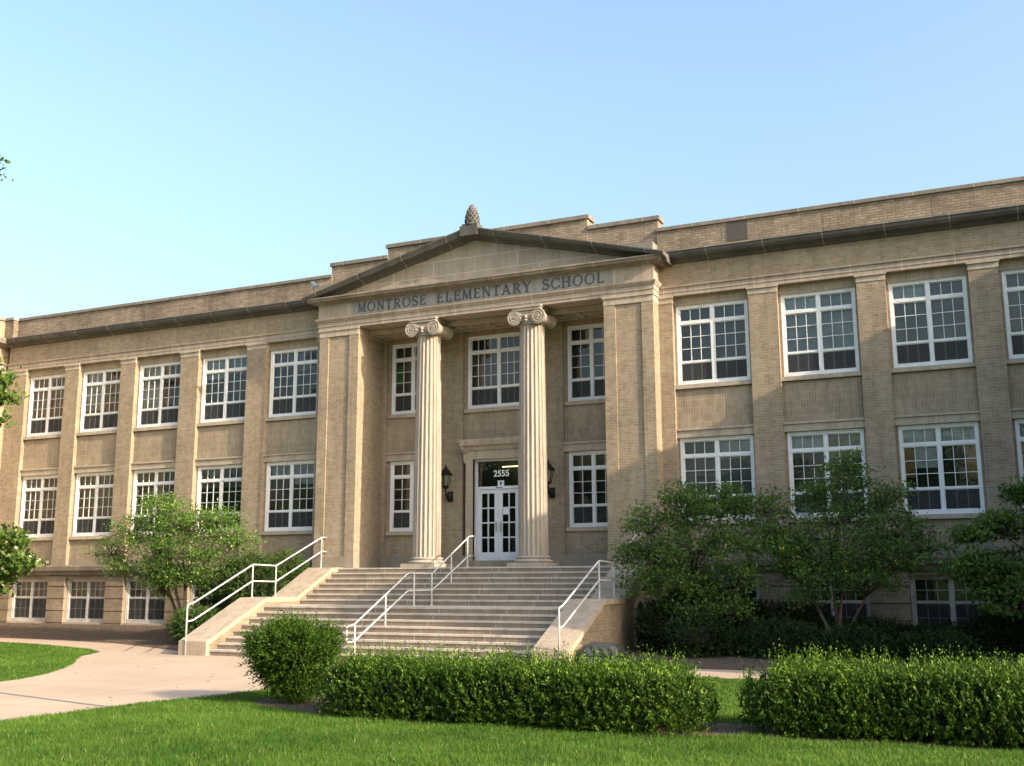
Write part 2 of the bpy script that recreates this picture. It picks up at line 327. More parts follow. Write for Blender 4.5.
sheet('planting_bed_soil', bed_loop3, GZ + 0.006, MB_['mulch'])

# ------------------------------------------------------------------ the school building
B = thing('school_building', 'long two storey buff brick school with raised basement and columned pediment entrance', 'school', (0, 0.4, 0))
X_R = [(6.14, 8.20), (9.12, 11.10), (11.96, 13.87), (14.71, 16.62), (17.45, 19.33)]
X_L = [(-8.15, -6.17), (-11.08, -9.09), (-13.99, -12.01), (-16.76, -14.82), (-19.49, -17.58)]
RWX = 19.6                        # face of the projecting right wing
GAP = 0.065
bays = sorted(X_L + X_R)
# --- brick body behind the wings
for (c0, c1, f0, f1, xs) in ((-20.75, -5.3, -20.55, -5.668, X_L), (5.3, RWX, 5.668, RWX, X_R)):
    w = MB()
    w.box(c0, c1, 0.34, 12, GZ, 9.8)
    for (a, b_) in xs:
        a0, b0 = a - GAP, b_ + GAP
        w.box(a0, b0, -0.04, 0.345, 0.79, 1.47)                     # below the lower window
        for (x0, x1) in ((a0, a), (b_, b0)):
            w.box(x0, x1, -0.02, 0.345, 1.58, 3.90); w.box(x0, x1, -0.02, 0.345, 5.41, 7.73)
    w.box(f0, f1, -0.2, 0.345, 8.322, 8.95)                         # frieze brickwork
    w.build('wall', MB_['brick'], B)
# --- upright brick panels and soldier courses
for (a, b_) in bays:
    MB().box(a - GAP, b_ + GAP, -0.045, 0.33, 4.152, 5.272).build('spandrel', MB_['brick_up'], B)
for (a, b_) in bays: MB().box(a - GAP, b_ + GAP, -0.05, 0.33, 7.73, 8.0).build('soldier_course', MB_['brick_up'], B)
# --- pilasters
def pil(x0, x1, y0=-0.2):
    p = MB().box(x0, x1, y0, 0.34, 0.79, 7.80).build('pilaster', MB_['brick'], B)
    MB().box(x0 - 0.012, x1 + 0.012, y0 - 0.015, 0.33, 7.80, 7.95).box(x0 - 0.04, x1 + 0.04, y0 - 0.05, 0.32, 7.95, 8.0).build('capital', MB_['stone_plain'], p)
    MB().box(x0 - 0.012, x1 + 0.012, y0 - 0.02, 0.33, 0.551, 0.79).build('base_block', MB_['basecourse'], p)
for i in range(len(bays) - 1):
    if bays[i][1] < 0 < bays[i + 1][0]: continue
    pil(bays[i][1] + GAP, bays[i + 1][0] - GAP)
pil(-20.55, bays[0][0] - GAP); pil(5.668, X_R[0][0] - GAP); pil(X_L[0][1] + GAP, -5.668); pil(X_R[-1][1] + GAP, RWX)
# --- base band, ledge, basement wall
for (a, b_) in bays: MB().box(a - GAP + 0.013, b_ + GAP - 0.013, -0.06, 0.34, 0.552, 0.788).build('base_band', MB_['basecourse'], B)
for (x0, x1) in ((-20.6, -5.67), (5.67, RWX)):
    ld = MB()
    ld.prism([(x0, -0.36, 0.36), (x0, -0.36, 0.50), (x0, -0.22, 0.551), (x0, 0.34, 0.551), (x0, 0.34, 0.20), (x0, -0.27, 0.20), (x0, -0.30, 0.30)], (x1 - x0, 0, 0))
    ld.build('water_table', MB_['ledge'], B)
X_BL = [(-19.53, -17.65), (-16.77, -14.86), (-13.975, -12.1), (-11.1, -9.2), (-8.3, -6.4)]
X_BR = [(6.3, 8.2), (9.15, 11.0), (12.0, 13.9), (14.75, 16.65), (17.4, 19.2)]
def base_wall(xs, xa, xb):
    bs = MB(); xs = sorted(xs); edges = [xa]
    for a, b_ in xs: edges += [a - 0.02, b_ + 0.02]
    edges.append(xb)
    for i in range(0, len(edges), 2):
        z = GZ - 0.05
        for zt in (-1.47, -1.045, -0.618, -0.19, 0.2):
            bs.box(edges[i], edges[i + 1], -0.2, 0.3, z, zt - 0.035); bs.box(edges[i] + 0.004, edges[i + 1] - 0.004, -0.15, 0.29, zt - 0.035, zt if zt < 0.2 else zt - 0.001); z = zt
    for a, b_ in xs:
        bs.box(a - 0.02, b_ + 0.02, -0.185, 0.3, GZ - 0.05, -1.56); bs.box(a - 0.02, b_ + 0.02, -0.17, 0.3, 0.075, 0.198)
    bs.build('basement_wall', MB_['brick_base'], B)
base_wall(X_BL, -20.6, -5.67); base_wall(X_BR, 5.67, RWX)
# --- entablature of the wings: architrave band, cornice, parapet, coping
for (x0, x1) in ((-20.55, -5.668), (5.668, RWX)):
    ar = MB(); ar.prism([(x0, -0.215, 8.0), (x0, -0.215, 8.10), (x0, -0.23, 8.105), (x0, -0.23, 8.22), (x0, -0.27, 8.25), (x0, -0.28, 8.30), (x0, -0.2, 8.322), (x0, 0.3, 8.322), (x0, 0.3, 8.0)], (x1 - x0, 0, 0))
    ar.build('architrave', MB_['stone'], B)
CP = [(0.2, 8.95), (0.27, 8.955), (0.30, 9.0), (0.36, 9.03), (0.50, 9.06), (0.56, 9.13), (0.58, 9.22), (0.58, 9.25), (0.15, 9.33), (-0.2, 9.33), (-0.2, 8.95)]
for (x0, x1) in ((-20.5, -5.668), (5.668, RWX - 0.05)):
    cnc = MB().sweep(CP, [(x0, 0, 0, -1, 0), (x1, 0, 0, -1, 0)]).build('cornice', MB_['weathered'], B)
    MB().sweep([(0.585, 9.215), (0.605, 9.22), (0.605, 9.255), (0.15, 9.345), (0.14, 9.33), (0.585, 9.25)], [(x0, 0, 0, -1, 0), (x1, 0, 0, -1, 0)]).build('cornice_lit_lip', MB_['lit_lip'], cnc)
    pr = MB().box(x0, x1, -0.13, 0.3, 9.331, 10.02)
    for xj in (7.6, 10.4, 13.2, 16.0, -8.2, -11.0, -13.8, -16.6, -19.2):
        if x0 < xj < x1: pr.box(xj, xj + 0.03, -0.135, 0.0, 9.335, 10.015)
    pr.build('parapet', MB_['brick_par'], B); MB().box(x0, x1, -0.18, 0.35, 10.02, 10.12).build('coping', MB_['coping'], B)
cpr = MB().box(-20.745, -20.28, -0.36, 0.3, 8.96, 10.03).build('corner_pier', MB_['brick_par'], B); MB().box(-20.745, -20.25, -0.40, 0.35, 10.03, 10.13).build('coping', MB_['coping'], cpr)
pr = MB(); cp = MB()
pr.box(-5.7, -3.5, -0.1, 0.32, 9.0, 10.40); cp.box(-5.75, -3.5, -0.16, 0.36, 10.40, 10.52)
pr.box(3.5, 5.7, -0.1, 0.32, 9.0, 10.40); cp.box(3.5, 5.75, -0.16, 0.36, 10.40, 10.52)
pr.box(-3.5, 3.5, -0.12, 0.34, 9.0, 10.75); cp.box(-3.56, 3.56, -0.18, 0.38, 10.75, 10.87)
pr.build('parapet', MB_['brick_par'], B); cp.build('coping', MB_['coping'], B)
vb = MB().box(7.75, 8.32, -0.15, 0.0, 9.45, 10.0)
vt = vb.build('vent', MB_['vent'], B)
MB().box(-20.5, RWX, 0.3, 11.8, 9.5, 9.55).build('roof', MB_['roof'], B)
# --- side wings that come forward at both ends
def side_wing(sgn, xf, y0):
    x1 = xf + sgn * 14.0; a, b_ = min(xf, x1), max(xf, x1)
    sw = MB().box(a, b_, y0, 12.0, GZ, 8.0).box(a, b_, y0, 12.0, 8.33, 10.02)
    if sgn < 0: sw.box(xf, xf + 0.2, -0.62, 0.3, 0.56, 8.0)
    else: sw.box(xf - 0.2, xf, -0.5, -0.21, 0.56, 8.0)
    s_ = sw.build('side_wing', MB_['brick'], B)
    MB().box(a - 0.05, b_ + 0.05, y0 - 0.05, 12.05, 8.0, 8.33).build('stone_band', MB_['stone'], s_)
    m_ = MB()
    prof = [(0.0, 8.93), (0.1, 8.95), (0.2, 9.03), (0.34, 9.06), (0.4, 9.2), (0.4, 9.25), (0.0, 9.33), (-0.2, 9.33), (-0.2, 8.93)]
    xi = xf; path = [(xi, 12, -sgn, 0, 0), (xi, y0, -sgn, -1, 0), (x1, y0, 0, -1, 0)]
    if sgn < 0: path = [(xi, 12, 1, 0, 0), (xi, y0, 1, -1, 0), (x1, y0, 0, -1, 0)]
    m_.sweep(prof, path); m_.build('cornice', MB_['coping'], s_)
    MB().box(a - 0.06, b_ + 0.06, y0 - 0.06, 12.06, 10.02, 10.13).build('coping', MB_['coping'], s_)
    MB().box(a - 0.08, b_ + 0.08, y0 - 0.08, 12.0, 0.3, 0.55).build('ledge', MB_['ledge'], s_)
side_wing(-1, -20.75, -8.8); side_wing(1, RWX, -8.8)

# --- windows: one prototype of each kind, then copies
def window_proto(w_, h_, ncol, kind):
    fr = MB(); hw = w_ / 2; cs = 0.085
    fr.box(-hw, -hw + cs, 0, 0.12, 0, h_); fr.box(hw - cs, hw, 0, 0.12, 0, h_)
    fr.box(-hw + cs, hw - cs, 0, 0.12, h_ - cs, h_); fr.box(-hw + cs, hw - cs, -0.01, 0.12, 0, 0.11)
    fr.box(-hw - 0.012, -hw + 0.03, -0.018, 0.1, 0.0, h_ + 0.012); fr.box(hw - 0.03, hw + 0.012, -0.018, 0.1, 0.0, h_ + 0.012); fr.box(-hw + 0.03, hw - 0.03, -0.018, 0.1, h_ - 0.03, h_ + 0.012)
    fr.box(-0.045, 0.045, 0.01, 0.12, 0.11, h_ - cs)
    halves = ((-hw + cs, -0.045), (0.045, hw - cs))
    sh = MB(); pn = MB(); bl = MB(); sn = MB(); iscr = MB()
    if kind == 'tall':
        zt0, zt1 = 0.765 * h_, 0.80 * h_; zm = 0.285 * h_
        for a, b_ in halves: fr.box(a, b_, 0.012, 0.11, zt0, zt1)
        zones = [(zt1, h_ - cs, 1, 0), (zm + 0.022, zt0, 3, 1), (0.11, zm - 0.018, 1, 2)]
    else:
        zm = 0.56 * h_; zones = [(zm + 0.022, h_ - cs, 2, 1), (0.11, zm - 0.018, 2, 2)]
    for a, b_ in halves:
        sh.box(a, b_, 0.03, 0.075, zm - 0.018, zm + 0.022)
        for (z0, z1, nr, zi) in zones:
            rr = 0.024 if zi != 2 else 0.022; y_s = 0.035 if zi != 2 else 0.05
            sh.box(a, a + rr, y_s, 0.085, z0, z1); sh.box(b_ - rr, b_, y_s, 0.085, z0, z1)
            sh.box(a + rr, b_ - rr, y_s, 0.085, z1 - rr, z1); sh.box(a + rr, b_ - rr, y_s, 0.085, z0, z0 + rr)
            ia, ib, iz0, iz1 = a + rr, b_ - rr, z0 + rr, z1 - rr
            tgt = sn if zi == 2 else sh; mw = 0.009 if zi != 2 else 0.008
            for k in range(1, ncol):
                x = ia + (ib - ia) * k / ncol; tgt.box(x - mw, x + mw, y_s + 0.012, 0.078, iz0, iz1)
            for k in range(1, nr):
                z = iz0 + (iz1 - iz0) * k / nr; tgt.box(ia, ib, y_s + 0.013, 0.077, z - mw, z + mw)
            n = len(pn.v); pn.v += [(ia, 0.066, iz0), (ib, 0.066, iz0), (ib, 0.066, iz1), (ia, 0.066, iz1)]; pn.f.append((n, n + 1, n + 2, n + 3)); pn.mi.append(0)
            if zi == 2: iscr.box(ia, ib, 0.044, 0.046, iz0, iz1)
            bl.cur = zi; bl.box(a, b_, 0.17, 0.19, z0 - 0.04, z1 + 0.04)
    def m2(mb, name, mats):
        o = mb.build(name, mats, None, lift=0.0, origin=(0, 0, 0)); COL.objects.unlink(o); return o
    return dict(frame=m2(fr, 'window', MB_['white'] if kind == 'tall' else MB_['old_white']), sash=m2(sh, 'sash', MB_['white'] if kind == 'tall' else MB_['old_white']), screen=m2(sn, 'lower_sash_bars', MB_['white']), mesh=m2(iscr, 'insect_screen', MB_['screen']), pane=m2(pn, 'pane', MB_['glass']), blind=m2(bl, 'blind', [BL['pale'], BL['mid'], BL['dark']]))
PW = {}
WCOUNT = [0]
def place_window(kind, x0, x1, y, z0, z1, shades=('pale', 'mid', 'dark'), ncol=3, sill=True, key=None):
    key = (kind, ncol, round(x1 - x0, 1) > 1.7)
    if key not in PW: PW[key] = (window_proto(x1 - x0, z1 - z0, ncol, kind), x1 - x0, z1 - z0)
    P, pw, ph = PW[key]
    root = P['frame'].copy(); root.name = 'window'; COL.objects.link(root); root.parent = B
    root.location = Vector(((x0 + x1) / 2, y, z0 + H)) - origin_of(B); root.scale = ((x1 - x0) / pw, 1, (z1 - z0) / ph)
    ORG[root.name] = Vector((0, 0, 0))
    for k in ('sash', 'screen', 'mesh', 'pane', 'blind'):
        c = P[k].copy(); c.name = P[k].name.split('.')[0]; COL.objects.link(c); c.parent = root
        if k == 'blind':
            c.data = c.data.copy()
            for i, s_ in enumerate(shades): c.data.materials[i] = BL[s_]
    WCOUNT[0] += 1; rng = np.random.default_rng(WCOUNT[0] * 7 + 1)
    if kind == 'tall' and y < 0.5:
        for (sa, sb) in ((x0 + 0.10, (x0 + x1) / 2 - 0.05), ((x0 + x1) / 2 + 0.05, x1 - 0.10)):
            dr = rng.choice([0.0, 0.24, 0.30, 0.45, 0.62, 0.70], p=[0.3, 0.15, 0.2, 0.15, 0.12, 0.08]) * (z1 - z0)
            if dr > 0:
                rs = MB(); kk_ = int(rng.integers(8, 13)); zt_s = z1 - 0.06
                for q in range(kk_): rs.box(sa, sb, 0.135 + 0.004 * (q % 2), 0.15, zt_s - dr * (q + 1) / kk_, zt_s - dr * q / kk_ - 0.002)
                rs.build('roller_shade', BL[rng.choice(['pale', 'slate', 'ivory', 'mid'])], B)
    if sill:
        s_ = MB().box(x0 - 0.075, x1 + 0.075, y - 0.13, y + 0.1, z0 - 0.12, z0 - 0.002)
        o = s_.build('window_sill', MB_['stone_plain'], B)
    return root
shR = [('slate', 'mid', 'dark'), ('slate', 'slate', 'dark'), ('pale', 'mid', 'dark'), ('pale', 'tan', 'dark'), ('slate', 'mid', 'dark')]
shRl = [('pale', 'mid', 'dark'), ('pale', 'dim', 'dark'), ('pale', 'dark', 'dark'), ('slate', 'dim', 'dark'), ('pale', 'mid', 'dark')]
shL = [('slate', 'dim', 'dark'), ('slate', 'dim', 'dark'), ('tan', 'dim', 'dark'), ('tan', 'tan', 'dark'), ('tan', 'tan', 'dark')]
for (xs, A_, Bl_) in ((X_R, shR, shRl), (X_L, shL, shL)):
    for i, (a, b_) in enumerate(xs):
        place_window('tall', a, b_, 0.0, 5.41, 7.73, A_[i]); place_window('tall', a, b_, 0.0, 1.59, 3.88, Bl_[i])
        ln = MB().box(a - GAP + 0.003, b_ + GAP - 0.003, -0.10, 0.33, 3.90, 4.10).box(a - GAP - 0.03, b_ + GAP + 0.03, -0.14, 0.3, 4.10, 4.152)
        ln.build('lintel', MB_['stone_plain'], B)
for (i, low, sides, colr) in ((0, 0, 'LR', 'tan'), (2, 0, 'R', 'rose'), (3, 0, 'L', 'rose'), (2, 1, 'LR', 'orange'), (3, 1, 'L', 'orange')):
    a, b_ = X_R[i]; z0, z1 = (2.55, 3.35) if low else (6.2, 7.17)
    for sd_ in sides:
        x0, x1 = (a + 0.1, a + 0.34) if sd_ == 'L' else (b_ - 0.36, b_ - 0.1)
        cm = MB()
        for k in range(6): cm.box(x0 + (x1 - x0) * k / 6, x0 + (x1 - x0) * (k + 0.8) / 6, 0.125 - 0.01 * (k % 2), 0.15, z0, z1)
        cm.build('curtain', BL[colr], B)
for xs in (X_BL, X_BR):
    for (a, b_) in xs: place_window('base', a, b_, -0.04, -1.46, 0.065, ('dim', 'dim', 'dark'))

# --- entrance pavilion
PB, PF, YB, PI = 5.67, -0.72, 1.0, 4.18       # half width, front plane, window plane of the recess, inner pier edge
MB().box(-PB, PB, PF, 12, GZ, 0.20).build('entrance_base', MB_['brick_base'], B)
for s_ in (-1, 1):
    pv = MB()
    def bx(xa, xb, *r): pv.box(min(s_ * xa, s_ * xb), max(s_ * xa, s_ * xb), *r)
    bx(PI, 4.53, PF, 1.3, 0.70, 7.80); bx(5.32, PB, PF, 1.3, 0.70, 7.80); bx(4.53, 5.32, PF + 0.035, 1.3, 0.70, 7.80)
    pv.build('entrance_pier', MB_['brick'], B)
MB().box(-PI, PI, YB + 0.3, 12, 0.36, 9.0).build('entrance_core', MB_['brick'], B)
MB().box(-PB, PB, -0.6, 11.9, 9.0, 9.6).build('pavilion_roof', MB_['roof'], B)
# recessed back wall with its openings
bw = MB()
CW = [(-3.92, -2.37), (-1.08, 1.08), (2.375, 3.925)]
prev = -PI
YF = 0.86
for i, (a, b_) in enumerate(CW):
    bw.box(prev, a - 0.12, YF, YB + 0.3, 0.36, 7.96)
    prev = b_ + 0.12
    for (x0, x1) in ((a - 0.12, a), (b_, b_ + 0.12)):
        bw.box(x0, x1, YB - 0.03, YB + 0.3, 5.36, 7.75)
        if i != 1: bw.box(x0, x1, YB - 0.03, YB + 0.3, 1.53, 3.80)
    if i != 1: bw.box(a - 0.12, b_ + 0.12, YB - 0.05, YB + 0.3, 0.36, 1.41); 
    MB().box(a - 0.12, b_ + 0.12, YB - 0.05, YB + 0.3, 4.10 if i != 1 else 4.36, 5.24).build('spandrel', MB_['brick_up'], B); MB().box(a - 0.12, b_ + 0.12, YB - 0.06, YB + 0.3, 7.75, 7.96).build('soldier_course', MB_['brick_up'], B)
bw.box(prev, PI, YF, YB + 0.3, 0.36, 7.96)
bw.build('recess_wall', MB_['brick'], B)
for i, (a, b_) in enumerate(CW):
    place_window('tall', a, b_, YB, 5.36, 7.73, ('dim', 'dim', 'dark') if i != 1 else ('dim', 'tan', 'dark'), ncol=2 if i != 1 else 4)
    if i != 1:
        place_window('tall', a, b_, YB, 1.53, 3.80, ('tan', 'dark', 'dark'), ncol=2)
        MB().box(a - 0.123, b_ + 0.123, YB - 0.12, YB + 0.28, 3.82, 4.04).box(a - 0.15, b_ + 0.15, YB - 0.17, YB + 0.25, 4.04, 4.10).build('lintel', MB_['stone_plain'], B)
MB().box(-3.84, -3.60, YB + 0.13, YB + 0.15, 6.35, 7.0).build('green_poster', BL['green'], B)
for s_ in (-1, 1):
    bc = MB(); x0, x1 = sorted((s_ * 1.045, s_ * PI)); bc.box(x0, x1, YF - 0.05, YF + 0.04, 0.36, 0.73)
    x0, x1 = sorted((s_ * (PI - 0.02), s_ * (PB + 0.02))); bc.box(x0, x1, PF - 0.03, 1.0, 0.362, 0.70)
    bc.build('base_course', MB_['basecourse'], B)
MB().box(-PI, PI, -0.6, YB + 0.3, 0.2, 0.36).build('porch_floor', MB_['step'], B)
MB().box(-1.32, 1.32, 0.42, YB, 0.36, 0.565).build('threshold', MB_['basecourse'], B)
# door
sr = MB()
for s_ in (-1, 1):
    x0, x1 = sorted((s_ * 0.78, s_ * 1.04)); sr.box(x0, x1, YF - 0.10, YB + 0.25, 0.565, 3.72)
    x0, x1 = sorted((s_ * 0.78, s_ * 0.83)); sr.box(x0, x1, YF - 0.115, YF, 0.565, 3.72)
sr.box(-1.04, 1.04, YF - 0.10, YB + 0.25, 3.72, 3.98)
sr.prism([(-1.0, YF - 0.10, 3.98), (-1.0, YF - 0.16, 4.0), (-1.0, YF - 0.20, 4.10), (-1.0, YF - 0.30, 4.14), (-1.0, YF - 0.34, 4.28), (-1.0, YF - 0.34, 4.33), (-1.0, YF, 4.36), (-1.0, YF, 3.98)], (2.0, 0, 0))
sr.box(-1.14, -1.0, YF - 0.335, YF, 4.12, 4.335); sr.box(1.0, 1.14, YF - 0.335, YF, 4.12, 4.335)
ds = sr.build('door_surround', MB_['stone_plain'], B)
for s_ in (-1, 1):
    k = MB(); x0, x1 = sorted((s_ * 1.0, s_ * 1.11))
    k.prism([(x0, YF, 3.60), (x0, YF - 0.10, 3.62), (x0, YF - 0.13, 3.75), (x0, YF - 0.14, 3.9), (x0, YF - 0.30, 4.02), (x0, YF - 0.32, 4.1), (x0, YF, 4.1)], (x1 - x0, 0, 0))
    k.build('bracket', MB_['stone_plain'], ds)
dfm = MB()
for s_ in (-1, 1):
    x0, x1 = sorted((s_ * 0.715, s_ * 0.779)); dfm.box(x0, x1, YB - 0.05, YB + 0.1, 0.566, 3.719)
dfm.box(-0.715, 0.715, YB - 0.05, YB + 0.1, 3.66, 3.719); dfm.box(-0.715, 0.715, YB - 0.06, YB + 0.1, 2.78, 2.86)
dfo = dfm.build('door_frame', MB_['door_paint'], B)
tg = MB(); tg.v = [(-0.715, YB + 0.01, 2.86), (0.715, YB + 0.01, 2.86), (0.715, YB + 0.01, 3.66), (-0.715, YB + 0.01, 3.66)]; tg.f = [(0, 1, 2, 3)]; tg.mi = [0]
tg.build('transom_pane', MB_['glass'], dfo)
for s_ in (-1, 1):
    d = MB(); gl_ = MB(); a, b_ = (-0.712, -0.003) if s_ < 0 else (0.003, 0.712)
    z0, z1 = 0.575, 2.775; st = 0.135; 
    d.box(a, a + st, YB - 0.02, YB + 0.03, z0, z1); d.box(b_ - st, b_, YB - 0.02, YB + 0.03, z0, z1)
    d.box(a + st, b_ - st, YB - 0.02, YB + 0.03, z0, z0 + 0.25); d.box(a + st, b_ - st, YB - 0.02, YB + 0.03, z1 - 0.13, z1)
    gx0, gx1, gz0, gz1 = a + st, b_ - st, z0 + 0.25, z1 - 0.13
    xm = (gx0 + gx1) / 2; d.box(xm - 0.02, xm + 0.02, YB - 0.015, YB + 0.025, gz0, gz1)
    for k in range(1, 4):
        z = gz0 + (gz1 - gz0) * k / 4; d.box(gx0, xm - 0.02, YB - 0.014, YB + 0.024, z - 0.02, z + 0.02); d.box(xm + 0.02, gx1, YB - 0.014, YB + 0.024, z - 0.02, z + 0.02)
    do = d.build('door', MB_['door_paint'], B)
    gl_.v = [(gx0, YB + 0.008, gz0), (gx1, YB + 0.008, gz0), (gx1, YB + 0.008, gz1), (gx0, YB + 0.008, gz1)]; gl_.f = [(0, 1, 2, 3)]; gl_.mi = [0]
    gl_.build('pane', MB_['glass'], do)
    hx = -0.075 if s_ < 0 else 0.075
    MB().tube([(hx, YB - 0.02, 1.50), (hx, YB - 0.08, 1.52), (hx, YB - 0.08, 1.70), (hx, YB - 0.02, 1.72)], 0.013).box(hx - 0.03, hx + 0.03, YB - 0.026, YB - 0.02, 1.44, 1.78).build('handle', MB_['steel'], do)
    if s_ > 0: MB().box(0.15, 0.33, YB - 0.004, YB + 0.002, 1.98, 2.2).build('notice', MB_['paper'], do)
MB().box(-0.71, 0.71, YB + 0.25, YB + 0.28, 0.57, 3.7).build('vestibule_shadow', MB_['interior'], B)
MB().box(0.05, 0.68, YB + 0.16, YB + 0.19, 3.47, 3.50).build('ceiling_lamp', MB_['tube'], B)
sg = MB().box(-0.03, 0.19, YB - 0.012, YB - 0.004, 2.865, 3.04).build('entry_notice', MB_['paper'], B)
MB().box(0.05, 0.11, YB - 0.018, YB - 0.0125, 2.90, 3.0).build('printed_mark', MB_['ink'], sg)
MB().box(-0.08, 0.16, YB - 0.066, YB - 0.06, 2.80, 2.84).build('name_plate', MB_['plaque'], B)
fc = bpy.data.curves.new('digits', 'FONT'); fc.body = '2555'; fc.size = 0.275; fc.extrude = 0.004; fc.align_x = 'CENTER'; fc.offset = 0.006
fo = bpy.data.objects.new('tmp', fc); COL.objects.link(fo)
dg = bpy.context.evaluated_depsgraph_get(); fm = bpy.data.meshes.new_from_object(fo.evaluated_get(dg)); bpy.data.objects.remove(fo)
fm.name = 'house_number'; fm.transform(Matrix.Translation(Vector((0.10, YB - 0.012, 3.17 + H)) - origin_of(B)) @ Matrix.Rotation(math.radians(90), 4, 'X'))
fm.materials.clear(); fm.materials.append(MB_['digit']); link('house_number', fm, B)

# columns
def column(cx, cy):
    cr = thing_part('column')
    fl = 20; per = 8; seg = fl * per
    def rf(i):
        t = (i % per) / per
        return 1.0 if t in (0, 0.125) else 1.0 - 0.115 * math.sin(math.pi * (t - 0.125) / 0.875) ** 0.65
    zs = np.linspace(0.66, 7.50, 14); pf = []
    for z in zs:
        t = (z - 0.66) / (7.5 - 0.66); r_ = 0.435 - 0.062 * t ** 1.6; pf.append((r_, float(z)))
    sh = MB(); sh.lathe(cx, cy, pf, seg, rf)
    root = sh.build('column', MB_['stone_col'], B)
    MB().box(cx - 0.58, cx + 0.58, cy - 0.58, cy + 0.58, 0.362, 0.47).build('plinth', MB_['stone_col'], root)
    MB().lathe(cx, cy, [(0.52, 0.47), (0.565, 0.49), (0.575, 0.52), (0.55, 0.55), (0.50, 0.56), (0.47, 0.585), (0.50, 0.60), (0.515, 0.625), (0.50, 0.645), (0.455, 0.66)], 40).build('base', MB_['stone_col'], root, smooth=True)
    k = MB()
    k.lathe(cx, cy, [(0.388, 7.50), (0.41, 7.51), (0.41, 7.54), (0.385, 7.55), (0.385, 7.62), (0.43, 7.66), (0.47, 7.72), (0.47, 7.76), (0.40, 7.80)], 40)
    k.box(cx - 0.38, cx + 0.38, cy - 0.42, cy + 0.42, 7.74, 7.93)
    k.box(cx - 0.45, cx + 0.45, cy - 0.46, cy + 0.46, 7.93, 7.985); k.box(cx - 0.48, cx + 0.48, cy - 0.49, cy + 0.49, 7.985, 8.045)
    R = 0.235
    for s_ in (-1, 1):
        vx, vz = cx + s_ * 0.385, 7.70; n0 = len(k.v); seg2 = 28
        st = [(-0.46, R), (-0.42, R), (-0.40, R * 0.93), (-0.25, R * 0.80), (0, R * 0.72), (0.25, R * 0.80), (0.40, R * 0.93), (0.42, R), (0.46, R)]
        for (dy, rr) in st:
            for i in range(seg2):
                a = 2 * math.pi * i / seg2; k.v.append((vx + rr * math.cos(a), cy + dy, vz + rr * math.sin(a)))
        for a in range(len(st) - 1):
            for i in range(seg2):
                j = (i + 1) % seg2; k.f.append((n0 + a * seg2 + i, n0 + a * seg2 + j, n0 + (a + 1) * seg2 + j, n0 + (a + 1) * seg2 + i)); k.mi.append(0)
        k.f.append(tuple(n0 + i for i in range(seg2))); k.mi.append(0); q = n0 + (len(st) - 1) * seg2
        k.f.append(tuple(q + i for i in reversed(range(seg2)))); k.mi.append(0)
        for yy in (cy - 0.465, cy + 0.465):
            sp = []
            for i in range(46):
                t = i / 45; ang = math.pi / 2 + s_ * -1 * t * 2 * math.pi * 2.4; rr = R * 0.95 * (1 - 0.86 * t)
                sp.append((vx + rr * math.cos(ang) * 1.0, yy, vz + rr * math.sin(ang)))
            k.tube(sp, 0.013, 6); k.tube([(vx, yy - 0.02, vz), (vx, yy + 0.02, vz)], 0.035, 10)
    for yy in (cy - 0.46, cy + 0.46):
        k.tube([(cx - 0.39, yy, 7.915), (cx + 0.39, yy, 7.915)], 0.018, 6); k.tube([(cx - 0.25, yy, 7.76), (cx, yy, 7.735), (cx + 0.25, yy, 7.76)], 0.016, 6)
    for i in range(5):       # egg-and-dart ring
        a = -math.pi / 2 + (i - 2) * 0.42; k.tube([(cx + 0.44 * math.cos(a), cy + 0.44 * math.sin(a), 7.60), (cx + 0.475 * math.cos(a), cy + 0.475 * math.sin(a), 7.67), (cx + 0.46 * math.cos(a), cy + 0.46 * math.sin(a), 7.74)], 0.055, 8, 0.04)
    k.build('capital', MB_['stone_col'], root)
def thing_part(n): return None
MB_['stone_col'] = stone_mat('column_limestone', (0.40, 0.345, 0.285), (0.32, 0.275, 0.225), stain=0.3)
for cx in (-1.75, 1.785): column(cx, -0.42)
# porch ceiling with coffers
cl = MB().box(-PI, PI, -0.08, YB - 0.06, 7.975, 8.05)
for x in np.linspace(-PI + 0.15, PI - 0.15, 9): cl.box(x - 0.07, x + 0.07, 0.02, YB - 0.1, 7.90, 7.974)
for y in (0.02, 0.42, 0.82): cl.box(-PI + 0.02, PI - 0.02, y - 0.06, y + 0.06, 7.895, 7.9735)
cl.build('porch_ceiling', MB_['cream'], B)
# pavilion entablature (runs round the corners to the wing wall)
def around(prof, name, mat, parent=B, yend=0.0, mats=None):
    st = [(-PB, yend, -1, 0, 0), (-PB, PF, -1, -1, 0), (PB, PF, 1, -1, 0), (PB, yend, 1, 0, 0)]
    return MB().sweep(prof, st).build(name, mat, parent)
for s_ in (-1, 1):
    capz = MB(); x0, x1 = sorted((s_ * PI, s_ * PB)); e = 0.012
    capz.box(x0 - e, x1 + e, PF - e, 0.9, 7.80, 7.99); capz.box(x0 - 0.04, x1 + 0.04, PF - 0.045, 0.8, 7.99, 8.045)
    capz.build('pier_capital', MB_['stone_plain'], B)
around([(0.03, 8.046), (0.03, 8.14), (0.05, 8.145), (0.05, 8.27), (0.07, 8.275), (0.09, 8.31), (0.125, 8.36), (0.13, 8.40), (0.05, 8.42), (-0.6, 8.42), (-0.6, 8.046)], 'entablature_architrave', MB_['stone'])
fz = around([(0.05, 8.4205), (0.05, 8.86), (-0.6, 8.86), (-0.6, 8.4205)], 'frieze', MB_['stone'])
MB().box(-4.42, 4.45, PF - 0.056, PF, 8.44, 8.85).build('name_plaque', MB_['plaque'], fz)
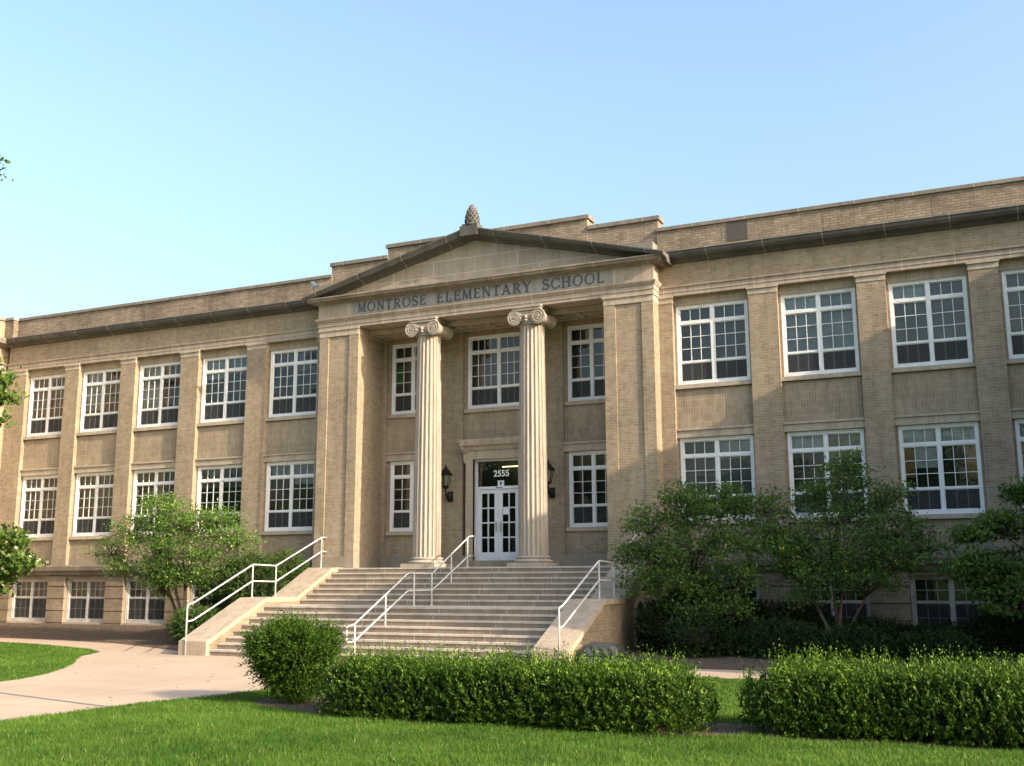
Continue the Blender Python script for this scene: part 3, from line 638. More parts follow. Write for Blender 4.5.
for s_ in (-1, 1):
    MB().lathe(0, 0, [(0.16, 0), (0.16, 0.005), (0.13, 0.014), (0.02, 0.016)], 24).build('tmp', MB_['stone'])
    o = bpy.data.objects['tmp']; o.name = 'roundel'; o.data.transform(Matrix.Translation(Vector((s_ * 5.0, PF - 0.05, 8.65 + H)) - origin_of(B)) @ Matrix.Rotation(math.radians(90), 4, 'X') @ Matrix.Translation((0, 0, -H))); o.parent = fz
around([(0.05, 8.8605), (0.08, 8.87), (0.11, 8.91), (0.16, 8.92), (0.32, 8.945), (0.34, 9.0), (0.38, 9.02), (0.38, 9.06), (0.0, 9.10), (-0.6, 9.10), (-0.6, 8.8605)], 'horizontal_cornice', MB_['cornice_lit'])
MB().prism([(-5.5, PF, 9.10), (5.5, PF, 9.10), (0, PF, 10.55)], (0, 0.5, 0)).build('tympanum', MB_['ashlar'], B)
rk = MB()
RP = [(0.0, -0.30), (0.06, -0.29), (0.10, -0.22), (0.16, -0.20), (0.36, -0.17), (0.40, -0.09), (0.46, 0.0), (0.46, 0.03), (-0.55, 0.09), (-0.55, -0.30)]
xt, zt_, za = 6.13, 9.07, 10.66
n0 = len(rk.v); kk = len(RP)
for (x, zo) in ((-xt, zt_), (0, za), (xt, zt_)):
    for (o_, dz) in RP: rk.v.append((x, PF - o_, zo + dz + (0.12 if (abs(x) > 1 and dz < -0.1) else 0)))
for a in range(2):
    for i in range(kk):
        j = (i + 1) % kk; rk.f.append((n0 + a * kk + i, n0 + (a + 1) * kk + i, n0 + (a + 1) * kk + j, n0 + a * kk + j)); rk.mi.append(0)
rk.f.append(tuple(n0 + i for i in range(kk))); rk.mi.append(0); rk.f.append(tuple(n0 + 2 * kk + i for i in reversed(range(kk)))); rk.mi.append(0)
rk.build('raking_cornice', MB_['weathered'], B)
# pine-cone finial on the apex
fi = MB(); fy = PF - 0.2
fi.box(-0.30, 0.30, fy - 0.27, fy + 0.25, 10.40, 10.72); fi.box(-0.26, 0.26, fy - 0.2, fy + 0.2, 10.72, 10.80)
fi.lathe(0, fy, [(0.24, 10.76), (0.25, 10.80), (0.20, 10.84), (0.21, 10.92), (0.195, 11.08), (0.15, 11.25), (0.09, 11.40), (0.02, 11.48)], 24)
rg = np.random.default_rng(5)
for lv in range(7):
    z = 10.86 + lv * 0.082; rr = [0.205, 0.205, 0.195, 0.175, 0.15, 0.115, 0.07][lv]
    for i in range(10):
        a = 2 * math.pi * (i + 0.5 * (lv % 2)) / 10
        fi.tube([(rr * 0.9 * math.cos(a), fy + rr * 0.9 * math.sin(a), z - 0.03), (rr * 1.12 * math.cos(a), fy + rr * 1.12 * math.sin(a), z + 0.03), (rr * 0.95 * math.cos(a), fy + rr * 0.95 * math.sin(a), z + 0.085)], 0.032, 6, 0.01)
fi.build('finial', MB_['weathered'], B)

# --- carved name: serif capitals built stroke by stroke
def glyph(ch):
    T, t = 0.15, 0.075; Sf = []; W = 0.8
    def st(p, q, w_): Sf.append(('s', p, q, w_))
    def se(x, y, w_=0.26): Sf.append(('s', (x - w_ / 2, y + (0.028 if y < 0.5 else -0.028)), (x + w_ / 2, y + (0.028 if y < 0.5 else -0.028)), 0.056))
    def arc(cx, cy, rx, ry, a0, a1, n=20, tk=T, tn=t):
        P = []
        for i in range(n + 1):
            a = math.radians(a0 + (a1 - a0) * i / n); wd = tn + (tk - tn) * abs(math.cos(a)) ** 1.5
            c, s_ = math.cos(a), math.sin(a); P.append(((cx + (rx - wd) * c, cy + (ry - (tn if True else wd)) * s_), (cx + rx * c, cy + ry * s_)))
        Sf.append(('a', P))
    if ch == 'M':
        W = 1.02; st((.14, 0), (.18, 1), t); st((.19, 1), (.51, .06), T); st((.51, .06), (.84, 1), t); st((.85, 1), (.88, 0), T); se(.14, 0); se(.88, 0, .3); se(.13, 1, .2); se(.9, 1, .2)
    elif ch == 'O': W = .98; arc(.49, .5, .48, .515, 0, 360, 40)
    elif ch == 'N': W = .92; st((.16, 0), (.16, 1), t); st((.16, 1), (.78, .03), T); st((.78, 0), (.78, 1), t); se(.16, 0); se(.1, 1, .2); se(.78, 1)
    elif ch == 'T': W = .8; st((.4, 0), (.4, 1), T); st((.05, .965), (.75, .965), .07); st((.06, 1), (.06, .78), .06); st((.74, 1), (.74, .78), .06); se(.4, 0, .34)
    elif ch == 'R': W = .86; st((.2, 0), (.2, 1), T); arc(.36, .735, .36, .265, -90, 90); st((.2, .965), (.38, .965), .07); st((.2, .505), (.38, .505), .07); st((.42, .5), (.78, 0), T); se(.2, 0, .34); se(.8, 0, .18); se(.12, 1, .2)
    elif ch == 'S':
        W = .68; P = []
        for i in range(41):
            u = i / 40; ang = math.radians(35 + 235 * (u / .5)) if u <= .5 else math.radians(90 - 235 * ((u - .5) / .5))
            c0 = (.33, .745) if u <= .5 else (.35, .26); rx, ry = (.25, .235) if u <= .5 else (.28, .24)
            P.append((c0[0] + rx * math.cos(ang), c0[1] + ry * math.sin(ang)))
        for i in range(40): st(P[i], P[i + 1], .09 + .09 * math.exp(-((i - 20) / 8) ** 2))
        st((.56, .96), (.56, .72), .06); st((.08, .26), (.08, .02), .06)
    elif ch == 'E': W = .76; st((.2, 0), (.2, 1), T); st((.1, .965), (.66, .965), .07); st((.2, .52), (.54, .52), .07); st((.1, .035), (.7, .035), .07); st((.65, 1), (.65, .8), .06); st((.69, 0), (.69, .24), .06); st((.54, .62), (.54, .42), .06)
    elif ch == 'L': W = .74; st((.2, 0), (.2, 1), T); st((.1, .035), (.68, .035), .07); st((.67, 0), (.67, .25), .06); se(.2, 1, .34)
    elif ch == 'A': W = .94; st((.12, 0), (.45, 1), t); st((.45, 1), (.8, 0), T); st((.22, .33), (.66, .33), .07); se(.12, 0, .24); se(.8, 0, .3)
    elif ch == 'Y': W = .86; st((.12, 1), (.43, .45), T); st((.76, 1), (.43, .45), t); st((.43, 0), (.43, .5), T); se(.12, 1, .28); se(.76, 1, .22); se(.43, 0, .34)
    elif ch == 'C': W = .86; arc(.48, .5, .46, .515, 42, 318, 32); st((.82, .98), (.82, .7), .06); st((.84, .3), (.84, .06), .05)
    elif ch == 'H': W = .98; st((.2, 0), (.2, 1), T); st((.78, 0), (.78, 1), T); st((.2, .52), (.78, .52), .07); se(.2, 0, .34); se(.2, 1, .34); se(.78, 0, .34); se(.78, 1, .34)
    return W, Sf
def put_word(word, xa, xb, z0, hh, y):
    gs = [glyph(c) for c in word]; ls = 0.16
    tot = sum(g_[0] for g_ in gs) + ls * (len(word) - 1); k = (xb - xa) / tot; x = xa; d_ = 0.016; lay = 0
    for W, S in gs:
        lt = MB()
        for e in S:
            lay += 1; yo = y - 0.0006 * (lay % 9)
            if e[0] == 's':
                p, q, w_ = e[1:]; P = Vector((x + p[0] * k, z0 + p[1] * hh)); Q = Vector((x + q[0] * k, z0 + q[1] * hh)); d = Q - P
                if d.length < 1e-6: continue
                nr = Vector((-d.y, d.x)).normalized() * (w_ * hh / 2)
                L = [P + nr, P - nr, Q - nr, Q + nr]; lt.prism([(v_.x, yo, v_.y) for v_ in L], (0, -d_, 0))
            else:
                for i in range(len(e[1]) - 1):
                    (a1, a2), (b1, b2) = e[1][i], e[1][i + 1]
                    lt.prism([(x + p[0] * k, yo, z0 + p[1] * hh) for p in (a1, a2, b2, b1)], (0, -d_, 0))
        lt.build('carved_letter', MB_['letter'], fz)
        x += (W + ls) * k
yl = PF - 0.057
put_word('MONTROSE', -4.20, -1.68, 8.495, 0.315, yl); put_word('ELEMENTARY', -1.30, 1.92, 8.495, 0.315, yl); put_word('SCHOOL', 2.29, 4.24, 8.495, 0.315, yl)

# ------------------------------------------------------------------ entrance stairs
ST = thing('entrance_stairs', 'broad granite entrance stairs with a mid landing and sloping cheek walls', 'stairs', (0, -4.0, 0))
RZ = 0.151
yn = [-1.02 - 0.317 * i for i in range(7)] + [-4.59 - 0.316 * i for i in range(8)]
XI, XO = 4.55, 5.40
for i in range(15):
    z1 = 0.36 - RZ * i - (0.002 if i == 0 else 0); y0 = yn[i]; yb = -0.6 if i == 0 else yn[i - 1] + 0.02
    tread = MB().box(-XI, XI, y0 - 0.02, yb, z1 - 0.045, z1)
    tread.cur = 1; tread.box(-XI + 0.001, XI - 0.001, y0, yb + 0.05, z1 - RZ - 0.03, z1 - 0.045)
    tread.build('step', [MB_['step'], MB_['riser_shaded']], ST)
MB().box(-XI, XI, -4.2, -0.72, GZ, -0.9).build('stair_core', MB_['basecourse'], ST)
for s_ in (-1, 1):
    prof = [(-0.72, GZ), (-0.72, 0.36), (-1.32, 0.36), (-3.10, -0.49), (-4.55, -0.49), (-6.92, -1.55), (-6.92, GZ)]
    x0 = XI if s_ > 0 else -XO + 0.012
    wl_ = MB().prism([(x0, y, z) for y, z in prof], (XO - XI - 0.012, 0, 0)).build('cheek_wall', MB_['brick_base'], ST)
    tp = MB(); xa, xb = (XI - 0.02, XO + 0.03) if s_ > 0 else (-XO - 0.03, -XI + 0.02); tk = 0.13
    pp = [(-0.722, 0.372), (-1.32, 0.372), (-3.10, -0.478), (-4.55, -0.478), (-6.95, -1.545)]
    for i in range(4):
        (ya, z_a), (yb, z_b) = pp[i], pp[i + 1]
        tp.quadbox([(xa, yb, z_b - tk), (xb, yb, z_b - tk), (xb, ya, z_a - tk), (xa, ya, z_a - tk), (xa, yb, z_b), (xb, yb, z_b), (xb, ya, z_a), (xa, ya, z_a)])
    tp.box(xa, xb, -6.951, -6.80, GZ, -1.66)
    tp.build('cheek_coping', MB_['cheek'], wl_)
    if s_ > 0:
        an = MB(); pts = []; yc, hw2 = -1.85, 0.34
        pts = [(XO + 0.012, yc - hw2, GZ), (XO + 0.012, yc - hw2, -0.92)] + [(XO + 0.012, yc - hw2 * math.cos(t_), -0.92 + hw2 * math.sin(t_)) for t_ in np.linspace(0.15, math.pi - 0.15, 12)] + [(XO + 0.012, yc + hw2, -0.92), (XO + 0.012, yc + hw2, GZ)]
        an.prism(pts, (0.004, 0, 0)); an.build('arched_opening', MB_['interior'], wl_)
        rim = MB(); R1, R2 = hw2, hw2 + 0.1
        for t0, t1 in zip(np.linspace(0, math.pi, 14)[:-1], np.linspace(0, math.pi, 14)[1:]):
            rim.prism([(XO - 0.02, yc - r_ * math.cos(t_), -0.92 + r_ * math.sin(t_)) for (r_, t_) in ((R1, t0), (R2, t0), (R2, t1), (R1, t1))], (0.07, 0, 0))
        rim.box(XO - 0.02, XO + 0.05, yc - R2, yc - R1, GZ, -0.92); rim.box(XO - 0.02, XO + 0.05, yc + R1, yc + R2, GZ, -0.92)
        rim.build('arch_trim', MB_['cheek'], wl_)

# ------------------------------------------------------------------ handrails
def smooth_path(P, r_=0.07, n=4):
    P = [Vector(p) for p in P]; out = [P[0]]
    for i in range(1, len(P) - 1):
        a = (P[i - 1] - P[i]); b_ = (P[i + 1] - P[i]); ra = min(r_, a.length * 0.45, b_.length * 0.45)
        p0 = P[i] + a.normalized() * ra; p1 = P[i] + b_.normalized() * ra
        for k in range(n + 1):
            t = k / n; out.append(p0 * (1 - t) ** 2 + P[i] * 2 * t * (1 - t) + p1 * t * t)
    out.append(P[-1]); return out
def handrail(label, X, rails, posts, loc):
    hr = thing('handrail', label, 'handrail', loc, 'white pipe handrails on the entrance stairs')
    for r_ in rails: MB().tube(smooth_path([(X if len(p) == 2 else p[0], p[-2], p[-1]) for p in r_]), 0.023, 10).build('rail', MB_['rail'], hr, smooth=True)
    for (y, z0, z1) in posts: MB().tube([(X, y, z0), (X, y, z1)], 0.021, 10).lathe(X, y, [(0.05, z0 - 0.01), (0.05, z0 + 0.015), (0.03, z0 + 0.02)], 12).build('post', MB_['rail'], hr)
for X, lab in ((-5.2, 'white pipe handrail on the left cheek wall beside the small tree'), (5.2, 'white pipe handrail on the right cheek wall above the brick side wall')):
    handrail(lab, X, [[(-6.95, GZ), (-6.95, -0.62), (-6.72, -0.58), (-4.32, 0.436), (-3.25, 0.41), (-0.97, 1.31), (-0.70, 1.31)],
                      [(-6.95, -1.05), (-6.72, -1.03), (-4.32, -0.025), (-3.25, -0.045), (-0.97, 0.872), (-0.70, 0.872)]],
             [(-4.32, -0.478, 0.43), (-3.25, -0.478, 0.40), (-0.97, 0.372, 1.30)], (X, -6.95, 0))
XC = -0.15
handrail('white pipe handrail up the middle of the stairs', XC,
         [[(-6.95, -1.08), (-7.18, -1.08), (-7.18, -1.46), (-6.86, -1.46), (-4.30, -0.285), (-2.98, -0.285), (-0.78, 0.68), (-0.35, 0.70)],
          [(-7.0, -1.08), (-6.84, -1.05), (-4.30, 0.168), (-2.98, 0.166), (-0.72, 1.26), (-0.35, 1.27), (-0.35, 0.70)]],
         [(-6.82, -1.90, -1.05), (-5.42, -1.30, -0.36), (-3.98, -0.697, 0.165), (-3.00, -0.697, 0.165), (-1.86, -0.245, 0.72), (-0.84, 0.36, 1.20)], (XC, -6.82, 0))

# ------------------------------------------------------------------ lanterns, floodlights, covered unit
def lantern(X, label):
    L = thing('wall_lantern', label, 'lantern', (X, 0.80, 2.6 + H), 'black lanterns beside the entrance door')
    yc = 0.52
    MB().box(X - 0.09, X + 0.09, YF - 0.045, YF + 0.005, 2.42, 2.74).lathe(X, YF - 0.09, [(0.02, 2.46), (0.10, 2.52), (0.11, 2.60), (0.08, 2.68), (0.02, 2.72)], 12).build('wall_plate', MB_['black'], L)
    MB().tube([(X, YF - 0.05, 2.58), (X, yc + 0.15, 2.56), (X, yc + 0.03, 2.62), (X, yc, 2.74), (X, yc, 2.84)], 0.03, 8).build('arm', MB_['black'], L)
    b_ = MB(); b_.lathe(X, yc, [(0.03, 2.80), (0.10, 2.84), (0.115, 2.88), (0.10, 2.90)], 6)
    for i in range(6):
        a = math.pi / 6 + i * math.pi / 3; b_.tube([(X + 0.10 * math.cos(a), yc + 0.10 * math.sin(a), 2.88), (X + 0.175 * math.cos(a), yc + 0.175 * math.sin(a), 3.24)], 0.012, 5)
    b_.build('cage', MB_['black'], L)
    MB().lathe(X, yc, [(0.09, 2.895), (0.165, 3.235)], 6).build('lamp_glass', MB_['lamp_glass'], L)
    MB().lathe(X, yc, [(0.215, 3.235), (0.22, 3.255), (0.10, 3.41), (0.05, 3.44), (0.055, 3.47), (0.02, 3.50), (0.03, 3.53), (0.01, 3.56)], 12).build('cap', MB_['black'], L)
lantern(-1.62, 'black metal wall lantern on the brick left of the door'); lantern(1.87, 'black metal wall lantern right of the door, half behind the column')
def flood(x, y, z, sx, label):
    F = thing('floodlight', label, 'floodlight', (x, y, z + H), 'small floodlights above the cornice')
    MB().tube([(x, y + 0.3, z - 0.25), (x, y + 0.12, z - 0.1), (x + sx * 0.1, y, z)], 0.02, 6).build('arm', MB_['vent'], F)
    MB().tube([(x + sx * 0.02, y + 0.02, z + 0.08), (x + sx * 0.3, y - 0.12, z - 0.14)], 0.06, 10, 0.085).build('lamp_head', MB_['steel'], F)
flood(-6.2, -0.55, 9.72, 1, 'small pale floodlight at the left end of the pediment')
u = thing('covered_unit', 'low boxy equipment unit under a creased grey tarp beside the stair wall', 'covered unit', (5.93, -6.15, 0))
me = bpy.data.meshes.new('tarp_cover'); bm = bmesh.new(); bmesh.ops.create_cube(bm, size=1.0); bmesh.ops.subdivide_edges(bm, edges=bm.edges, cuts=10, use_grid_fill=True)
rg = np.random.default_rng(3)
for v_ in bm.verts:
    x, y, z = v_.co; e = 0.44; rr = max(abs(x), abs(y))
    zz = z + 0.5; fl = 1.0 + 0.10 * (1 - zz) * (1 + 0.7 * math.sin(9 * x + 2) * math.cos(8 * y))
    top = 0.02 * math.sin(7 * x + 3) + 0.02 * math.cos(9 * y) - 0.10 * max(0, rr - 0.36) * (1 if zz > 0.9 else 0) * 4
    w_ = 0.025 * math.sin(23 * (x + y) + 7 * zz) * (1 - 0.4 * zz)
    v_.co = (x * 0.72 * fl + w_, y * 0.75 * fl + w_, max(0.0, zz * 0.5 + (top if zz > 0.5 else 0)))
bmesh.ops.recalc_face_normals(bm, faces=bm.faces); bm.to_mesh(me); bm.free(); me.materials.append(MB_['tarp']); link('tarp_cover', me, u)
MB().tube([(5.53, -6.58, -1.66), (6.34, -6.58, -1.66), (6.34, -5.74, -1.66)], 0.012, 5).build('cord', MB_['black'], u)

# ------------------------------------------------------------------ foliage
def leaf_mesh(name, C_, S_, mat, parent, rng, tint, aspect=0.5, normal_bias=(0, 0, 0.6), dirs=None, dir_w=0.0, fold=0.25, nrms=None):
    """one mesh of small folded leaves: C_ centres (n,3), S_ lengths (n,)"""
    n = len(C_); org = np.array(origin_of(parent)); 
    d = rng.normal(size=(n, 3)); d /= np.linalg.norm(d, axis=1)[:, None]
    if dirs is not None: d = d * (1 - dir_w) + dirs * dir_w; d /= np.linalg.norm(d, axis=1)[:, None] + 1e-9
    nb = (rng.normal(size=(n, 3)) + np.array(normal_bias)) if nrms is None else (rng.normal(size=(n, 3)) * 0.42 + nrms + np.array((0, 0, 0.15))); s_ = np.cross(d, nb); s_ /= np.linalg.norm(s_, axis=1)[:, None] + 1e-9
    nm = np.cross(s_, d)
    L = S_[:, None]; W = L * aspect
    base = C_ - d * L * 0.5; tip = C_ + d * L * 0.5
    l = C_ + s_ * W * 0.5 + nm * L * fold * 0.3; r_ = C_ - s_ * W * 0.5 + nm * L * fold * 0.3
    V = np.stack([base, l, tip, r_], 1).reshape(-1, 3) + np.array([0, 0, H]) - org
    F = np.arange(4 * n, dtype=np.int32)
    me = bpy.data.meshes.new(name); me.vertices.add(4 * n); me.vertices.foreach_set('co', V.astype(np.float32).ravel())
    me.loops.add(4 * n); me.loops.foreach_set('vertex_index', F)
    me.polygons.add(n); me.polygons.foreach_set('loop_start', np.arange(0, 4 * n, 4, dtype=np.int32)); me.polygons.foreach_set('loop_total', np.full(n, 4, dtype=np.int32))
    at = me.attributes.new('tint', 'FLOAT', 'FACE'); at.data.foreach_set('value', np.clip(tint, 0, 1).astype(np.float32))
    me.materials.append(mat); me.update(calc_edges=True); me.validate()
    return link(name, me, parent)
def in_ball(rng, n, p=0.5):
    d = rng.normal(size=(n, 3)); d /= np.linalg.norm(d, axis=1)[:, None]
    return d * (rng.random(n) ** p)[:, None]
def tree(name, label, cat, base, forks, blobs, mat, seed, twigs=14, leaf=0.085, per=70, sig=0.16, tip=0.04, trunk_r=0.08, group=None, aspect=0.5, extra=None, flat=0.7):
    """blobs: (x, y, z, rx, ry, rz, weight); every twig of a blob gets a branch and a spray of leaves"""
    rng = np.random.default_rng(seed)
    T = thing(name, label, cat, (base[0], base[1], base[2] + H), group)
    tk = MB(); Cs, Ss, Ts = [], [], []
    bx_, by_, bz_ = base
    stems = []
    for (fx, fy, fz_) in forks:
        mid = (bx_ + (fx - bx_) * 0.4 + rng.normal() * 0.05, by_ + (fy - by_) * 0.4 + rng.normal() * 0.05, bz_ + (fz_ - bz_) * 0.5)
        tk.tube([(bx_ + (fx - bx_) * 0.05, by_ + (fy - by_) * 0.05, bz_ - 0.05), mid, (fx, fy, fz_)], trunk_r, 7, trunk_r * 0.5); stems.append(np.array((fx, fy, fz_)))
    for (x, y, z, rx, ry, rz, wt) in blobs:
        c = np.array((x, y, z)); s0 = min(stems, key=lambda q: np.linalg.norm(q - c))
        hub = c + np.array((0, 0, -rz * 0.45)) ; m_ = (s0 + hub) / 2 + rng.normal(size=3) * 0.08
        tk.tube([tuple(s0), tuple(m_), tuple(hub)], trunk_r * 0.5, 6, trunk_r * 0.22)
        nt_ = max(3, int(twigs * wt)); tw = c + in_ball(rng, nt_, 0.38) * np.array((rx, ry, rz))
        for q in tw:
            mq = (hub + q) / 2 + rng.normal(size=3) * 0.06; tk.tube([tuple(hub), tuple(mq), tuple(q)], trunk_r * 0.2, 4, 0.005)
            k = int(per * rng.uniform(0.5, 1.5)); g_ = rng.normal(size=(k, 3)) * sig * np.array((1.25, 1.25, flat))
            Cs.append(q + g_); Ss.append(leaf * rng.uniform(0.6, 1.3, k)); tb = rng.uniform(0.05, 0.55); Ts.append(np.where(rng.random(k) < tip, 0.99, tb + rng.uniform(0, 0.38, k)))
    tk.build('trunk', MB_['bark'], T, smooth=True)
    Cs = np.concatenate(Cs); Ss = np.concatenate(Ss); Ts = np.concatenate(Ts)
    leaf_mesh('crown', Cs, Ss, mat, T, rng, Ts, aspect)
    if extra: extra(T, Cs, rng)
    return T
tree('small_tree', 'small light green ornamental tree before the left wing', 'tree', (-8.75, -3.0, GZ),
     [(-9.1, -3.0, -0.4), (-8.6, -3.2, -0.3), (-8.2, -2.9, -0.35), (-9.5, -2.8, -0.5)],
     [(-9.7, -3.0, 2.1, .9, .8, .6, 1.3), (-8.9, -3.1, 1.75, .95, .9, .6, 1.3), (-7.7, -3.0, 1.85, .8, .8, .5, 1.1), (-7.1, -2.9, 1.25, .75, .8, .5, 1.1), (-8.2, -3.4, .95, 1.0, .8, .6, 1.4), (-9.6, -3.2, 1.1, 1.0, .9, .6, 1.4), (-10.9, -3.0, 1.5, .8, .8, .5, 1.0), (-11.9, -2.9, 1.0, .75, .7, .45, .7), (-11.3, -3.0, .45, .7, .7, .35, .6),
      (-9.9, -3.1, .35, .9, .8, .4, 1.0), (-8.7, -3.3, .2, .9, .8, .45, 1.1), (-7.6, -3.0, .4, .7, .7, .45, .9), (-9.6, -3.0, -.2, .6, .6, .3, .5), (-8.0, -3.0, -.2, .6, .6, .3, .5), (-10.3, -3, 2.45, .4, .4, .25, .4)],
     MB_['leaf_left'], 11, twigs=40, per=38, leaf=0.08, sig=0.13, tip=0.06)
tree('small_tree', 'spreading multi stemmed tree next to the right cheek wall with a few yellow sprays', 'tree', (7.55, -2.8, GZ),
     [(6.9, -3.0, -0.6), (7.6, -3.1, -0.2), (8.3, -2.8, -0.3), (7.1, -2.6, 0.1)],
     [(6.1, -3.0, 1.35, .75, .7, .5, .9), (5.55, -3.2, .55, .5, .6, .35, .6), (6.3, -3.2, .55, .8, .8, .5, 1.1), (7.0, -3.0, 1.75, .75, .7, .5, 1.1), (7.9, -2.9, 1.7, .8, .8, .45, 1.1), (8.9, -2.8, 1.75, .75, .7, .45, 1.0), (7.4, -3.3, .8, .9, .8, .55, 1.3), (8.6, -3.1, .9, .9, .8, .5, 1.2), (9.4, -2.9, .7, .7, .7, .5, .9), (7.0, -3.4, -.05, .9, .8, .4, 1.1), (8.3, -3.2, 0.0, 1.0, .8, .4, 1.1), (5.9, -3.2, -.15, .55, .5, .3, .5), (6.9, -3.0, 2.1, .45, .4, .25, .4), (8.0, -2.9, 2.1, .35, .4, .2, .3), (8.0, -3.4, -.75, .8, .6, .35, .7), (7.2, -3.3, -.8, .7, .6, .3, .6)],
     MB_['leaf_right'], 12, twigs=32, per=50, leaf=0.09, sig=0.135, tip=0.014, trunk_r=0.06)
tree('small_tree', 'dark multi stemmed tree rising before the second right wing window', 'tree', (10.4, -2.6, GZ),
     [(10.0, -2.6, -0.5), (10.7, -2.7, -0.2), (11.2, -2.5, -0.4), (10.4, -2.3, 0.2)],
     [(10.9, -2.7, 2.35, .65, .6, .4, .8), (10.2, -2.6, 2.05, .6, .6, .4, .7), (11.7, -2.6, 1.85, .7, .6, .4, .9), (10.7, -2.9, 1.45, .9, .7, .5, 1.1), (11.9, -2.8, 1.1, .9, .7, .4, 1.1), (12.5, -2.6, .75, .7, .6, .3, .8), (9.9, -2.8, .9, .8, .7, .5, 1.0), (11.0, -3.0, .7, 1.0, .8, .45, 1.2), (12.0, -2.8, .35, .9, .7, .3, .9), (10.2, -3.0, .15, .9, .7, .4, 1.0), (11.2, -2.9, 0.0, .9, .7, .35, .9), (9.6, -2.9, .3, .6, .6, .4, .7), (10.9, -2.7, 2.8, .3, .3, .2, .25), (10.0, -2.9, -.45, .6, .5, .3, .4)],
     MB_['leaf_right'], 13, twigs=32, per=48, leaf=0.088, sig=0.135, tip=0.003, trunk_r=0.055)
tree('small_tree', 'dark leafy tree partly cut off by the right edge of the view', 'tree', (14.75, -3.2, GZ),
     [(14.4, -3.2, -0.3), (14.9, -3.3, 0.2), (15.3, -3.1, 0.0)],
     [(14.2, -3.3, 1.1, .5, .6, .35, .7), (13.5, -3.3, .95, .55, .5, .16, .5), (13.6, -3.4, .25, .5, .6, .45, .9), (14.2, -3.3, .2, .6, .7, .5, 1.2), (14.4, -3.2, -.5, .7, .7, .4, 1.0), (15.2, -3.1, 1.8, .7, .7, .5, 1.1), (15.4, -3.2, .8, .8, .8, .6, 1.3), (14.6, -3.2, 1.75, .35, .4, .25, .4), (15.8, -3.0, 2.5, .7, .7, .5, 1.0), (13.8, -3.4, -.25, .4, .5, .25, .5)],
     MB_['leaf_right'], 14, twigs=26, per=50, leaf=0.12, sig=0.13, tip=0.0, trunk_r=0.07, flat=0.45)
# tree beyond the left edge of the view: a few sprays reach into the picture
def blossoms(T, Cs, rng):
    low = Cs[(Cs[:, 2] < 1.4) & (rng.random(len(Cs)) < 0.10)]
    leaf_mesh('blossom', low + rng.normal(size=low.shape) * 0.03, 0.10 * rng.uniform(0.7, 1.2, len(low)), MB_['blossom'], T, rng, rng.random(len(low)), 0.9)
tree('flowering_tree', 'leafy flowering tree at the left edge with cream blossoms low down', 'tree', (-11.6, -9.2, GZ),
     [(-11.3, -9.1, 0.6), (-11.7, -9.2, 2.6), (-11.9, -9.3, 4.2)],
     [(-10.55, -9.0, 5.35, .4, .4, .32, .6), (-10.1, -9.0, 4.85, .33, .35, .18, .4), (-10.7, -9.0, 5.95, .2, .3, .12, .2), (-10.6, -9.0, 4.25, .45, .4, .08, .25), (-11.5, -9.2, 5.6, .9, .8, .7, 1.5), (-9.5, -9.0, 1.0, .45, .5, .3, 1.0), (-9.1, -9.0, .5, .45, .5, .3, 1.0), (-9.7, -9.0, .2, .45, .5, .3, 1.0), (-10.4, -9.1, .8, .7, .6, .6, 1.4), (-10.0, -9.0, -.1, .4, .4, .25, .6), (-12.0, -9.2, 3.2, .9, .8, .8, 1.3), (-12.2, -9.3, 7.5, .8, .8, 1.2, 1.3), (-11.62, -9.0, 11.9, .35, .4, .45, .3), (-12.2, -9.2, 10.0, .8, .8, 1.2, 1.2)],
     MB_['leaf_edge'], 15, twigs=18, per=40, leaf=0.16, sig=0.13, tip=0.0, trunk_r=0.12, extra=blossoms, aspect=0.55)

